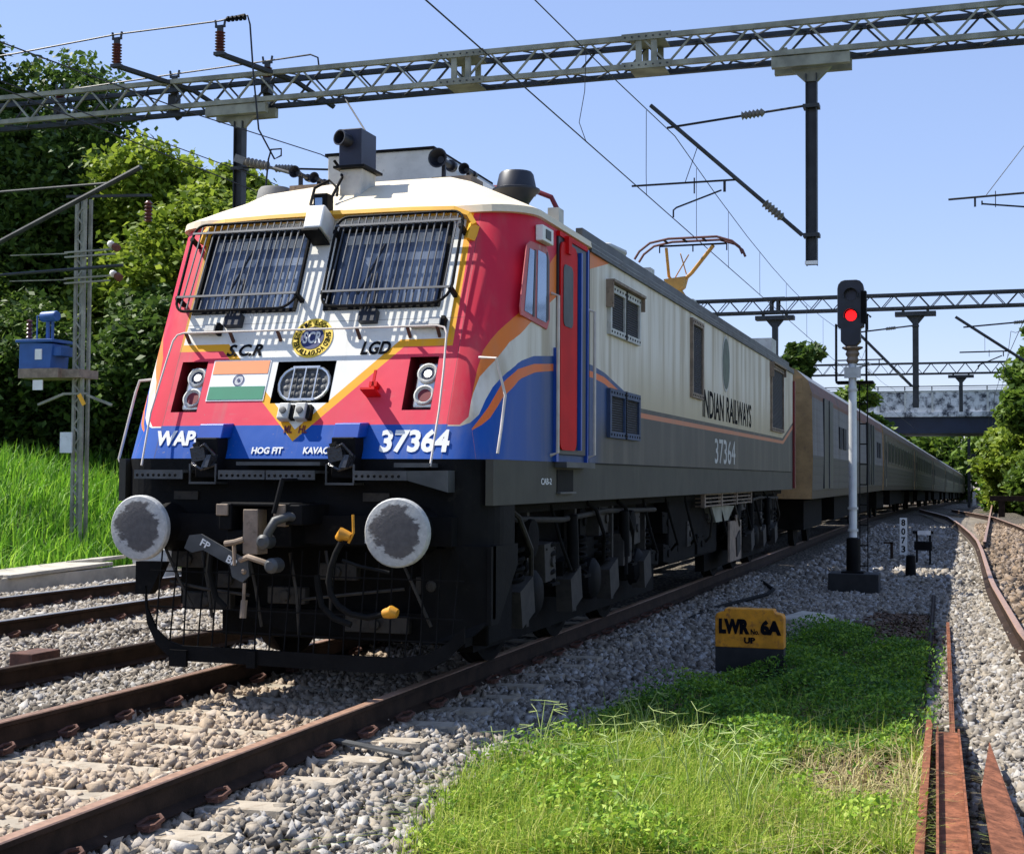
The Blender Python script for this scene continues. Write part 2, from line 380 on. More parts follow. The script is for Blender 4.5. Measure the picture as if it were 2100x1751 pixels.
def ground():
    xs = np.concatenate([np.linspace(-900, -80, 12), np.linspace(-75, -16, 40), np.linspace(-15.5, 15.5, 249), np.linspace(16, 75, 40), np.linspace(80, 900, 12)])
    ys = np.concatenate([np.linspace(-60, -10, 20), np.linspace(-9.75, 30, 160), np.linspace(31, 140, 80), np.linspace(145, 600, 50), np.linspace(640, 2600, 20)])
    Xg, Yg = np.meshgrid(xs, ys); Z = gz(Xg, Yg)+np.where(np.abs(Xg) > 75, 0, 0)
    V = np.stack([Xg, Yg, Z], -1).reshape(-1, 3); nx = len(xs); i, j = np.meshgrid(np.arange(len(ys)-1), np.arange(nx-1), indexing='ij'); a = (i*nx+j).ravel()
    F = np.stack([a, a+1, a+nx+1, a+nx], -1)
    s = NT('ground_mix'); t = s.coord('Object'); sp = s.n('ShaderNodeSeparateXYZ'); s.l(t, sp.inputs[0]); x, y = sp.outputs[0], sp.outputs[1]
    vo = s.n('ShaderNodeTexVoronoi'); vo.inputs['Scale'].default_value = 17; s.l(t, vo.inputs['Vector'])
    vc = s.n('ShaderNodeSeparateColor'); s.l(vo.outputs['Color'], vc.inputs[0])
    st = s.mix(vc.outputs[0], (.11, .095, .075), (.33, .29, .23)); st = s.mix(s.ss(vo.outputs['Distance'], .25, .6), st, (.04, .034, .028))
    soil = s.mix(s.ss(s.noise(1.5, 6), .35, .65), (.1, .065, .04), (.2, .13, .08)); gr = s.mix(s.ss(s.noise(2.5, 6), .35, .65), (.035, .075, .012), (.1, .15, .03))
    n1 = s.m('MULTIPLY', s.m('SUBTRACT', s.noise(.8, 4), .5), 1.2); xn = s.m('ADD', x, n1)
    left = s.ss(xn, -10.2, -10.9); right = s.ss(xn, 8.2, 8.8)
    nearg = s.m('MULTIPLY', s.m('MULTIPLY', s.ss(x, 1.9, 2.3), s.ss(x, 4.5, 4.2)), s.ss(y, 10.5, 9.5))
    c = s.mix(nearg, st, soil); c = s.mix(s.m('MAXIMUM', left, right), c, gr)
    s.bump(s.m('SUBTRACT', 1., vo.outputs['Distance']), .03)
    o = np_mesh('ground', V, F, s.out(c, .95, 0, .2)); tag(o, kind='structure', label='stony railway ground with ballast, bare soil and green verges'); return o
ground()

def ico():
    t = (1+5**.5)/2
    v = np.array([(-1,t,0),(1,t,0),(-1,-t,0),(1,-t,0),(0,-1,t),(0,1,t),(0,-1,-t),(0,1,-t),(t,0,-1),(t,0,1),(-t,0,-1),(-t,0,1)], float); v /= np.linalg.norm(v[0])
    f = np.array([(0,11,5),(0,5,1),(0,1,7),(0,7,10),(0,10,11),(1,5,9),(5,11,4),(11,10,2),(10,7,6),(7,1,8),(3,9,4),(3,4,2),(3,2,6),(3,6,8),(3,8,9),(4,9,5),(2,4,11),(6,2,10),(8,6,7),(9,8,1)])
    return v, f
def in_view(x, y, z, m=1.08):
    d = np.stack([x-CAM.x, y-CAM.y, z-CAM.z], -1); dp = d@np.array(cf); u = 2844.35*(d@np.array(cr))/dp; v = 2844.35*(d@np.array(cu))/dp
    return (dp > 1)&(np.abs(u) < 1050*m)&(np.abs(v) < 876*m), dp
GE = ([-6, -4, -2.5, -1.66, -.8, -.3, 1.84, 2.6, 3.4, 4.2, 5.2, 6.2, 7, 8], [2.5, 2.35, 2.12, 1.95, 1.85, 2.0, 2.05, 2.3, 2.5, 2.65, 2.75, 2.7, 2.7, 2.75])
def grass_edge(y): return np.interp(y, *GE)
def stones(name, n, x0, x1, y0, y1, size, keep, label, lift=.0, m=None):
    x = rng.uniform(x0, x1, n); y = rng.uniform(y0, y1, n); z = gz(x, y); ok, dp = in_view(x, y, z); ok &= keep(x, y); x, y, z = x[ok], y[ok], z[ok]; n = len(x)
    v = np.array([(-1,-1,-1),(1,-1,-1),(1,1,-1),(-1,1,-1),(-1,-1,1),(1,-1,1),(1,1,1),(-1,1,1)], float)*.78
    f = np.array([(0,3,2),(0,2,1),(4,5,6),(4,6,7),(0,1,5),(0,5,4),(1,2,6),(1,6,5),(2,3,7),(2,7,6),(3,0,4),(3,4,7)])
    var = [v*(1+rng.uniform(-.55, .3, (8, 1)))*rng.uniform(.75, 1.15, (1, 3))+rng.normal(0, .14, (8, 3)) for _ in range(24)]
    V = np.array(var)[rng.integers(0, 24, n)]
    sc_ = size*np.clip(rng.lognormal(0, .35, n), .4, 1.65)[:,None]*rng.uniform(.65, 1.25, (n, 3))*.5
    V = V*sc_[:,None,:]
    q = rng.normal(size=(n, 4)); q /= np.linalg.norm(q, axis=1)[:,None]; a, b, c, d = q.T
    Rm = np.stack([np.stack([1-2*(c*c+d*d), 2*(b*c-a*d), 2*(b*d+a*c)], -1), np.stack([2*(b*c+a*d), 1-2*(b*b+d*d), 2*(c*d-a*b)], -1), np.stack([2*(b*d-a*c), 2*(c*d+a*b), 1-2*(b*b+c*c)], -1)], 1)
    V = np.einsum('nij,nkj->nki', Rm, V); V[:,:,0] += x[:,None]; V[:,:,1] += y[:,None]; V[:,:,2] += (z+lift+rng.uniform(-.012, .03, n)*size/.05)[:,None]
    F = f[None]+8*np.arange(n)[:,None,None]
    o = np_mesh(name, V.reshape(-1, 3), F.reshape(-1, 3), m or MT['stone'], tint=np.repeat(rng.random(n), 8)); tag(o, label, 'ballast', kind='stuff'); return o
def stone_mat(nm='stone', rusty=False):
    s = NT(nm); at = s.n('ShaderNodeAttribute', attribute_name='tint'); cr_ = s.n('ShaderNodeValToRGB'); e = cr_.color_ramp.elements
    e[0].position = 0; e[0].color = (.12, .105, .09, 1); e[1].position = 1; e[1].color = (.6, .57, .52, 1)
    for p_, c_ in ((.25, (.25, .22, .18, 1)), (.5, (.36, .335, .3, 1)), (.7, (.42, .36, .28, 1)), (.85, (.42, .41, .4, 1))):
        k = e.new(p_); k.color = c_
    s.l(at.outputs['Fac'], cr_.inputs[0]); s.bump(s.noise(70, 4), .004)
    x = s.n('ShaderNodeSeparateXYZ'); s.l(s.coord('Object'), x.inputs[0]); ax = s.m('ABSOLUTE', x.outputs[0])
    st = s.m('MULTIPLY', s.ss(s.m('ADD', ax, s.m('MULTIPLY', s.noise(2.5), .5)), 1.55, 1.0), .55); c = s.mix(st, s.mix(.15, cr_.outputs[0], (.1, .08, .06)), s.mix(.5, (.75, .58, .42), cr_.outputs[0], 'MULTIPLY'))
    if rusty: c = s.mix(.75, c, (.72, .54, .4), 'MULTIPLY')
    return s.out(s.mix(s.noise(45, 4), s.mix(.35, c, (.06, .05, .04)), c), .9, 0, .15)
MT['stone'] = stone_mat(); MT['stone_rusty'] = stone_mat('stone_rusty', True)
SDX = ([-6, -2, 5.6, 12.7, 22, 26.8, 32, 40, 49.7, 58, 65, 75], [5.9, 5.5, 5.1, 4.93, 4.88, 4.83, 4.68, 4.35, 3.85, 3.2, 2.62, 1.9])
def in_siding(x, y): return x > np.interp(y, *SDX)+.05
def not_grass(x, y): return ~((x > grass_edge(y)+rng.normal(0, .07, len(x)))&(x < 4.3-.0*y)&(y < 8.3+rng.normal(0, .15, len(x))))&~((x > 3.3+rng.normal(0, .12, len(x)))&(x < 4.15)&(y > 7)&(y < 10.6))
def keep_near(x, y): return not_grass(x, y)&~((np.abs(x) < 1.3)&(np.abs((y+7.8+.3075)%.615-.3075) < .105)&(rng.random(len(x)) < .9))&(x > -4.1)&~((x > 4.32)&(x < 4.62)&(y < 2))
stones('ballast', 105000, -4.1, 5.6, -4.2, 4.5, .047, keep_near, 'loose pale ballast stones between and beside the nearest rails')
stones('ballast', 70000, 1.0, 8.0, 4.5, 16, .052, lambda x, y: not_grass(x, y)&~in_siding(x, y), 'ballast stones in the shade of the train around the signal foot')
stones('ballast', 30000, 4.6, 8.4, 6, 46, .085, lambda x, y: in_siding(x, y)&((np.abs((y-3+.31)%.62-.31) > .1)|(rng.random(len(x)) < .2)), 'rust stained brown ballast stones between the siding rails', m=MT['stone_rusty'])
stones('ballast', 30000, 1.5, 8.0, 16, 46, .085, lambda x, y: ~in_siding(x, y), 'distant ballast shoulder stones beside the curved siding')
stones('ballast', 50000, -9.0, -4.0, 1.0, 12, .055, lambda x, y: x > -99, 'ballast stones around the parallel track on the left')
stones('ballast', 16000, -4.1, -1.3, 4.4, 9, .065, lambda x, y: x > -99, 'ballast stones between the two parallel tracks beyond the cattle guard')

# ---------------- tracks ----------------
def rail_mesh(pts, name, parent, head, web=None, scale=1., base_z=-.172, mat_pair=None):
    prof = [(-.075,0),(.075,0),(.075,.012),(.012,.035),(.009,.13),(.036,.142),(.036,.166),(.03,.172),(-.03,.172),(-.036,.166),(-.036,.142),(-.009,.13),(-.012,.035),(-.075,.012)]
    b = MB(); n = len(prof); vs = []
    for i, q in enumerate(pts):
        a = Vector(pts[max(i-1, 0)]); c = Vector(pts[min(i+1, len(pts)-1)]); d = (c-a); d.z = 0; d.normalize(); x = Vector((d.y, -d.x, 0))
        for (px, pz) in prof: vs.append(Vector(q)+x*px*scale+Vector((0, 0, base_z+pz)))
    fs = []; mi = []
    for i in range(len(pts)-1):
        for k in range(n):
            k2 = (k+1) % n; fs.append((i*n+k, i*n+k2, (i+1)*n+k2, (i+1)*n+k)); mi.append(1 if k in (6, 7, 8) else 0)
    fs.append(tuple(range(n-1, -1, -1))); mi.append(0); fs.append(tuple(range((len(pts)-1)*n, len(pts)*n))); mi.append(0)
    b.v = [tuple(v) for v in vs]; b.f = fs; b.m = mi
    return b.build(name, [MT['rail_brown'], head], parent)
def sleeper_proto(m, L=2.75, z=-.172, w=.125):
    b = MB(); h = .16
    prof = [(-w, -h), (w, -h), (w*.72, 0), (-w*.72, 0)]
    V = []; xs = [-L/2, -L*.18, L*.18, L/2]; zs = [z, z-.025, z-.025, z]
    for x, zz in zip(xs, zs): V += [(x, a, zz+c) for a, c in prof]
    F = [(3, 2, 1, 0), (12, 13, 14, 15)]
    for i in range(3):
        for k in range(4): F.append((i*4+k, i*4+(k+1) % 4, i*4+4+(k+1) % 4, i*4+4+k))
    b.add(V, F); return b
def clip_pts(x, s_):    # curled spring clip on the rail foot; s_ = side sign
    return [(x+s_*.05, -.03, -.150), (x+s_*.075, .035, -.125), (x+s_*.13, .05, -.112), (x+s_*.165, .02, -.12), (x+s_*.15, -.03, -.14), (x+s_*.10, -.05, -.15)]
def make_track(label, x_of, rails_x, ys, sleeper_y, head, sm, clips=True, zof=lambda y: pz_(y)):
    t = empty('railway_track', (x_of(ys[0]), ys[0], zof(ys[0])-.3), label, 'railway track')
    for rx in rails_x: rail_mesh([(x_of(y)+rx, y, zof(y)) for y in ys], 'rail', t, head)
    proto = None
    for y in sleeper_y:
        loc = Vector((x_of(y), y, zof(y)))-rootloc(t)
        if proto is None:
            proto = sleeper_proto(sm, 2.75 if clips else 1.95).build('sleeper', sm); proto.parent = t; proto.location = loc; kids = []
            if clips:
                for rx in rails_x:
                    for s_ in (-1, 1):
                        b = MB(); b.tube(clip_pts(rx, s_), .0105, 6); b.obox((rx+s_*.1, 0, -.158), (.035, 0, 0), (0, .05, 0), (0, 0, .012)); c = b.build('rail_clip', MT['rust'], smooth=True); c.parent = proto; kids.append(c)
        else:
            o = proto.copy(); C.objects.link(o); o.parent = t; o.location = loc
            for k in kids:
                c = k.copy(); C.objects.link(c); c.parent = o
    return t
ys_main = list(np.arange(-12, 50, 6.))+list(np.arange(50, 560, 15.))
make_track('main track with brown rails and concrete sleepers under the electric train', px_, (-.91, .873), ys_main, [-7.8+.615*i for i in range(28)], MT['rail_head_brown'], MT['concrete_sleeper'])
make_track('empty parallel track on the left beside the concrete drain wall', lambda y: -5.55+px_(y), (-.873, .873), ys_main, [0.2+.615*i for i in range(34)], MT['rail_head'], MT['concrete_sleeper'])
SIDE = ([-6, -2, 5.6, 12.7, 22, 26.8, 32, 40, 49.7, 58, 65, 75], [5.9, 5.5, 5.1, 4.93, 4.88, 4.83, 4.68, 4.35, 3.85, 3.2, 2.62, 1.9])
def side_x(y): return float(np.interp(y, *SIDE))
sidy = list(np.arange(-6, 75, 1.5))
t3 = make_track('rusty curved siding track with closely laid sleepers on the right', lambda y: side_x(y)+.87, (-.87, .87), sidy, [3+.62*i for i in range(90)], MT['rail_head_brown'], MT['concrete_sleeper'], clips=False)
for dx in (0, 1.74): rail_mesh([(x+dx, y, 0) for x, y in ((4.98, 26.5), (5.1, 33), (5.28, 42), (5.5, 54), (5.9, 75), (6.6, 120))], 'rail', t3, MT['rail_head_brown'])
# spare rail lying in the ballast
b = MB(); sr = rail_mesh([(-3.0, -3, -.08), (-2.75, 1.3, -.08), (-2.5, 6, -.08)], 'spare_rail', None, MT['rail_brown']); tag(sr, 'spare rusty rail lying half buried in ballast between the two tracks', 'rail')
top(sr)
o = MB().box(-3.55, -3.3, 1.9, 2.3, -.32, -.12).build('rail_block', MT['rust'], bevel=.01); tag(top(o), 'short rusty iron block lying on the ballast beside the spare rail', 'iron block')
# rusty channel troughs at lower right
def trough(name, p0, p1, wdt, h, label, wall=.012, mt='rust_bright'):
    b = MB(); p0 = Vector(p0); p1 = Vector(p1); d = (p1-p0).normalized(); x = Vector((d.y, -d.x, 0))
    b.bar(p0, p1, wdt, wall)
    for s_ in (-1, 1): b.bar(p0+x*s_*wdt/2-Vector((0, 0, h/2-.006)), p1+x*s_*wdt/2-Vector((0, 0, h/2-.006)), wall, h)
    o = b.build(name, MT[mt]); tag(top(o), label, 'steel channel'); return o
trough('steel_channel', (4.56, -3.2, -.17), (4.47, 1.1, -.19), .14, .1, 'wide rust red steel channel lying on gravel at lower right')
trough('steel_channel', (4.405, -3.2, -.15), (4.345, 1.45, -.17), .03, .13, 'narrow rust red steel channel along the left edge of the wide channel')
trough('steel_channel', (4.5, 1.0, -.2), (4.37, 8.8, -.22), .022, .06, 'thin rusty flat bar running on from the end of the wide channel')
trough('steel_channel', (4.26, 4.3, -.24), (4.12, 13, -.24), .04, .07, 'dark rusty edge bar between the weeds and the gravel', mt='rail_brown')
b = MB(); b.bar((4.49, -3.2, -.15), (4.405, 1.05, -.165), .012, .05); b.bar((4.63, -3.2, -.15), (4.538, 1.0, -.165), .012, .05)
for m_ in b.pieces(): tag(top(m_.build('channel_lip', MT['rust_bright'])), 'thin raised rusty lip along one edge of the wide steel channel', 'steel lip', 'lips of the wide channel')
b = MB(); b.prism([(4.72, .5, -.12), (4.66, -1.0, -.1), (4.72, -3.2, -.1), (4.88, -3.2, -.14), (4.83, -1.6, -.14)], (0, 0, -.02)); o = b.build('steel_offcut', MT['rust_bright']); tag(top(o), 'pointed rust red steel offcut lying on gravel right of the wide channel', 'steel offcut')
b = MB(); b.bar((.93, -.78, -.13), (1.5, -1.0, -.14), .07, .014); o = b.build('flat_bar', MT['grey_steel']); tag(top(o), 'short grey flat bar lying on the ballast beside the near rail', 'metal bar')
b = MB(); b.tube([(.98,6.1,-.2),(1.28,6.4,-.21),(1.42,7.75,-.21),(1.47,9.3,-.2),(1.83,11.8,-.2),(1.8,12.7,-.2),(1.43,14.2,-.2),(1.05,14.3,-.2)], .028, 8); o = b.build('cable', MT['rubber'], smooth=True); tag(top(o), 'black cable looping over the shaded ballast beside the locomotive', 'cable')

# ---------------- electric locomotive ----------------
loco = empty('electric_locomotive', (0, 9, 0), 'red white and blue electric locomotive numbered 37364 with grilled windscreens heading the train', 'locomotive')
REAR = 17.85
def outline(z, narc=8, xc=1.15, r=.35, inset=0., yb=0.):
    """plan outline right half from face centre to rear, (x, y, s)"""
    Y = Yf(z)+yb; P = []; Yc = Y+r
    for i in range(narc+1):
        a = math.pi/2*(1-i/narc); P.append((xc+r*math.cos(a), Yc-r*math.sin(a), Yc-r*a))
    for y in [Yc+.5, 3, 4.2, 5.5, 7, 9, 11, 13, 15, 16.5, 17.4, REAR-.12]:
        if y > Yc: P.append((xc+r, y, y))
    P.append((xc+r-.03, REAR-.03, REAR)); P.append((xc+r-.25, REAR, REAR+.1)); return P
# side walls (right and left) wrapping the front corners, livery by perimeter coordinate and height
def body_shell():
    b = MB(); b.uv = []; zs = [1.6, 1.85, 2.1, 2.4, 2.7, 3.0, 3.25, 3.46]
    for sx in (1, -1):
        base = len(b.v); rows = [outline(z) for z in zs]; n = len(rows[0])
        for z, rw in zip(zs, rows):
            for (x, y, s_) in rw: b.v.append((sx*x, y, z)); b.uv.append((s_, z))
        for i in range(len(zs)-1):
            for k in range(n-1):
                a = base+i*n+k; q = (a, a+1, a+n+1, a+n); b.f.append(q if sx == 1 else q[::-1]); b.m.append(0)
    # rear wall
    i0 = len(b.v)
    for x, z in ((-1.25, 1.6), (1.25, 1.6), (1.25, 3.46), (-1.25, 3.46)): b.v.append((x, REAR, z)); b.uv.append((18, z))
    b.f.append((i0+1, i0, i0+3, i0+2)); b.m.append(0)
    o = b.build('body_shell', MT['side_livery'], loco, smooth=True); return o
body_shell()
# front face with real openings
HOLES = {'lampL': (-1.10, -.88, 1.95, 2.34), 'lampR': (.78, 1.0, 1.95, 2.34), 'head': (-.28, .195, 2.01, 2.325), 'winL': (-1.1, -.25, 2.74, 3.37), 'winR': (.02, .92, 2.74, 3.37)}
def front_panel():
    xs = sorted({-1.15, 1.15, *[h[0] for h in HOLES.values()], *[h[1] for h in HOLES.values()]}); zs = sorted({1.6, 3.46, 1.845, *[h[2] for h in HOLES.values()], *[h[3] for h in HOLES.values()]})
    b = MB(); b.uv = []
    for i in range(len(xs)-1):
        for j in range(len(zs)-1):
            cx = (xs[i]+xs[i+1])/2; cz = (zs[j]+zs[j+1])/2
            if any(h[0] < cx < h[1] and h[2] < cz < h[3] for h in HOLES.values()): continue
            n = len(b.v)
            for x, z in ((xs[i], zs[j]), (xs[i+1], zs[j]), (xs[i+1], zs[j+1]), (xs[i], zs[j+1])): b.v.append(tuple(FP(x, z))); b.uv.append((x, z))
            b.f.append((n, n+1, n+2, n+3)); b.m.append(0)
    return b.build('front_panel', MT['front_livery'], loco)
front_panel()
def recess(h, depth, name, m):
    x0, x1, z0, z1 = h; b = MB(); A = [FP(x0, z0, .001), FP(x1, z0, .001), FP(x1, z1, .001), FP(x0, z1, .001)]; D = [p+Vector((0, depth, 0)) for p in A]
    b.add(A+D, [(4, 5, 6, 7)]+[(i, (i+1) % 4, (i+1) % 4+4, i+4) for i in range(4)]); return b.build(name, m, loco)
# windscreens
def fquad(b, x0, x1, z0, z1, off0, off1, mi=0):
    A = [FP(x0, z0, off0), FP(x1, z0, off0), FP(x1, z1, off0), FP(x0, z1, off0)]; b.prism(A, NF*(off1-off0), mi); return b
for k, bl in (('winL', -1), ('winR', 1)):
    x0, x1, z0, z1 = HOLES[k]; ws = fquad(MB(), x0, x1, z0, z1, -.03, -.035).build('windscreen', MT['glass'], loco)
    b = MB()
    for (a, c, d, e) in ((x0-.02, x1+.02, z0-.022, z0+.006), (x0-.02, x1+.02, z1-.006, z1+.022), (x0-.022, x0+.006, z0, z1), (x1-.006, x1+.022, z0, z1)): fquad(b, a, c, d, e, -.04, .012)
    b.build('windscreen_seal', MT['rubber'], ws)
    # roller blinds seen behind the glass top edge
    b = MB()
    for i in range(11):
        xx = x0+.05+i*(x1-x0-.1)/11; fquad(b, xx, xx+(x1-x0-.1)/11-.018, z1-.11, z1-.035, -.028, -.026)
    b.build('sun_blind', MT['pale_grey_paint'], ws)
    # wiper
    b = MB(); xp = x0+(x1-x0)*(.42 if bl < 0 else .40)
    b.tube([FP(xp, z0-.09, .05), FP(xp, z0-.02, .06), FP(xp-.02, z0+.25, .015)], .011, 6); b.tube([FP(xp-.12, z0+.1, .0), FP(xp+.03, z0+.5, .0)], .009, 6)
    b.tube([FP(xp+.05, z0-.05, .05), FP(xp+.02, z0+.25, .02)], .008, 6); fquad(b, xp-.05, xp+.09, z0-.14, z0-.05, .002, .06)
    b.build('wiper', MT['black_paint'], loco)
# protective grilles
def grille(x0, x1, z0, z1, nb, sgn):
    g = MB(); off = .115; r = .09
    pts = []
    for (cx, cz, a0) in ((x1-r, z1-r, 90), (x1-r*1.6, z0+r*1.6, 0), (x0+r, z0+r, -90), (x0+r, z1-r, -180)):
        rr = r*1.6 if (cx, cz) == (x1-r*1.6, z0+r*1.6) else r
        for i in range(6):
            a = R(a0-i*18); pts.append(FP(cx+rr*math.cos(a), cz+rr*math.sin(a), off))
    pts.append(pts[0]); g.tube(pts, .0115, 6, cap=False)
    fr = g.build('windscreen_grille', MT['black_steel'], loco, smooth=True)
    b = MB()
    for i in range(nb):
        x = x0+(x1-x0)*(i+1)/(nb+1); dz = .02 if i < 2 or i > nb-3 else 0
        b.tube([FP(x-.012, z0+dz, off), FP(x+.012, z1-dz, off)], .0068, 5)
    for z, w_ in ((z1-.085, .016), (z0+.105, .016)): fquad(b, x0-.0, x1-.01, z, z+w_, off+.008, off+.016)
    b.build('grille_bars', MT['bar_dark'], fr)
    b = MB()
    for (x, z) in ((x0, z0+.11), (x1-.01, z0+.11), (x0, z1-.12), (x1-.01, z1-.12)): b.bar(FP(x, z, 0), FP(x, z, off+.01), .03, .03)
    b.build_each('grille_bracket', MT['black_steel'], fr)
grille(-1.21, -.18, 2.69, 3.41, 17, -1); grille(.03, 1.06, 2.69, 3.41, 17, 1)
# lamp recesses and lamps
for k in ('lampL', 'lampR'):
    x0, x1, z0, z1 = HOLES[k]; recess(HOLES[k], .17, 'lamp_recess', MT['deep_red'])
    xm = (x0+x1)/2+.035; hs = fquad(MB(), xm-.085, xm+.085, z0+.03, z1-.03, -.075, -.03).build('lamp_housing', MT['lens_silver'], loco, bevel=.02)
    for zc, mt_, nm in ((z1-.115, 'lamp_lit', 'marker_lamp'), (z0+.115, 'deep_red', 'tail_lamp')):
        b = MB(); b.lathe(FP(xm, zc, -.03), NF, [(0, .078), (.018, .078), (.022, .066), (.006, .055), (.004, .05)], 20, 0); b.build(nm+'_rim', MT['pale_grey_paint'], hs)
        b = MB(); b.lathe(FP(xm, zc, -.028), NF, [(0, .05), (.004, .05)], 20); b.build('lamp_glass', MT['navy_box'] if nm == 'marker_lamp' else MT['deep_red'], hs)
        if nm == 'marker_lamp': b = MB(); b.lathe(FP(xm, zc, -.024), NF, [(0, .03), (.006, .024), (.01, .008)], 14); b.build('lamp_bulb', MT['lamp_lit'], hs)
recess(HOLES['head'], .16, 'headlight_recess', MT['black_steel'])
x0, x1, z0, z1 = HOLES['head']; xm = (x0+x1)/2; zm = (z0+z1)/2-.005
def oval(cx, cz, w_, h_, off, n=9):
    r = h_/2; P = []
    for s_, a0 in ((1, -90), (-1, 90)):
        for i in range(n): a = R(a0+180*i/(n-1)); P.append(FP(cx+s_*(w_/2-r)+r*math.cos(a), cz+r*math.sin(a), off))
    return P
hl = MB(); hl.prism(oval(xm, zm, .40, .235, -.06), NF*.03); hl = hl.build('headlight', MT['grey_steel'], loco)
b = MB(); P = oval(xm, zm, .41, .245, -.022); b.tube(P+[P[0]], .013, 6, cap=False); b.build('headlight_rim', MT['lens_silver'], hl, smooth=True)
b = MB()
for i in range(3): b.bar(FP(xm-.095+.095*i, zm-.125, -.01), FP(xm-.095+.095*i, zm+.125, -.01), .009, .012, up=NF)
fquad(b, xm-.11, xm+.11, zm+.115, zm+.13, -.02, -.005); fquad(b, xm-.11, xm+.11, zm-.13, zm-.115, -.02, -.005)
b.build('headlight_guard', MT['lens_silver'], hl)
b = MB()
for i in range(7):
    for j in range(4):
        X = xm-.15+.05*i; Z = zm-.075+.05*j
        if abs(X-xm) > .1 and abs(Z-zm) > .06: continue
        b.lathe(FP(X, Z, -.031), NF, [(0, .021), (.006, .018), (.009, .006)], 8)
b.build('headlight_led', MT['grey_steel'], hl, smooth=True)
# flag panel
def fpoly(b, pts, off, th=.003, mi=0): b.prism([FP(x, z, off) for x, z in pts], NF*th, mi); return b
fg = fpoly(MB(), [(-.822, 2.028), (-.338, 2.028), (-.338, 2.345), (-.822, 2.345)], .002).build('flag_panel', MT['letter_white'], loco)
fpoly(MB(), [(-.812, 2.235), (-.348, 2.235), (-.348, 2.335), (-.812, 2.335)], .005).build('saffron_stripe', MT['saffron'], fg)
fpoly(MB(), [(-.812, 2.038), (-.348, 2.038), (-.348, 2.138), (-.812, 2.138)], .005).build('green_stripe', MT['flag_green'], fg)
b = MB()
for i in range(24):
    a0, a1 = R(15*i), R(15*(i+1)); b.add([FP(-.58+r_*math.cos(a), 2.187+r_*math.sin(a), .008) for a, r_ in ((a0, .037), (a1, .037), (a1, .046), (a0, .046))], [(0, 1, 2, 3)])
    a = R(15*i); b.add([FP(-.58+math.cos(a+da)*r_, 2.187+math.sin(a+da)*r_, .0075) for da, r_ in ((-.05, .012), (.05, .012), (.02, .038), (-.02, .038))], [(0, 1, 2, 3)])
b.lathe(FP(-.58, 2.187, .006), NF, [(0, .012), (.003, .012)], 14); b.build('wheel_emblem', MT['emblem_blue'], fg)
# round emblem
EX, EZ, ER = -.04, 2.503, .165
em = MB(); em.lathe(FP(EX, EZ, .002), NF, [(0, ER), (.003, ER)], 48); em = em.build('round_emblem', MT['emblem_yellow'], loco)
b = MB(); b.lathe(FP(EX, EZ, .005), NF, [(0, .094), (.003, .094)], 40); b.build('emblem_disc', MT['emblem_blue'], em)
UX = Vector((1, 0, 0))
def fv(X, Z): # in-plane vector for displacement measured along slope
    return UX*X+VF*Z
text('SCR', 'emblem_letters', MT['letter_white'], em, FP(EX, EZ, .0085)-VF*.048-UX*.072, UX, VF, .10, .15, .002, .025, shear=0)
EC = FP(EX, EZ, .0055)
def ring(txt, a0, a1, flip=False):
    n = len(txt)
    for i, ch in enumerate(txt):
        if ch == ' ': continue
        a = R(a0+(a1-a0)*i/(n-1)); d = fv(math.cos(a), math.sin(a)); t_ = fv(math.sin(a), -math.cos(a)); up = d
        if flip: t_, up = -t_, -d
        p = EC+d*.129; text(ch, 'emblem_letter', MT['letter_black'], em, p-t_*.013-up*.02, t_, up, .04, .026, .002, .02)
ring('ELECTRIC LOCO SHED', 205, -25); ring('LALLAGUDA', 222, 318, True)
# lettering on the front
def ftext(body, X, Z, h, w_, m, bold=.02, shear=0, name='lettering', par=None, off=.003):
    return text(body, name, MT[m], par or loco, FP(X, Z, off), UX, VF, h/math.cos(ALF)*1.0, w_, .003, bold, shear=shear)
ftext('S.C.R', -.735, 2.375, .093, .30, 'letter_black', .03, .25); ftext('LGD', .375, 2.365, .1, .235, 'letter_black', .03, .2)
ftext('WAP-7', -1.165, 1.69, .115, .455, 'letter_white', .045); ftext('37364', .665, 1.642, .165, .52, 'letter_white', .035)
ftext('HOG FIT', -.34, 1.632, .05, .25, 'letter_white', .035); ftext('KAVACH', .075, 1.632, .05, .24, 'letter_white', .035)
ftext('ML', -.115, 1.785, .055, .065, 'deep_red', .02); ftext('HL', .005, 1.785, .055, .065, 'deep_red', .02)
# eyebrow gutter
b = MB()
P = [FP(-1.17, 3.3, .02), FP(-1.15, 3.38, .03), FP(-1.1, 3.43, .04), FP(-.98, 3.455, .05), FP(-.6, 3.465, .055), FP(-.05, 3.47, .055), FP(.6, 3.465, .055), FP(.95, 3.455, .05), FP(1.07, 3.41, .04), FP(1.12, 3.34, .03), FP(1.1, 3.24, .015)]
for i in range(len(P)-1): b.bar(P[i], P[i+1]+(P[i+1]-P[i]).normalized()*.01, .075, .035, up=VF)
b.build('eyebrow_gutter', MT['yellow_paint'], loco)
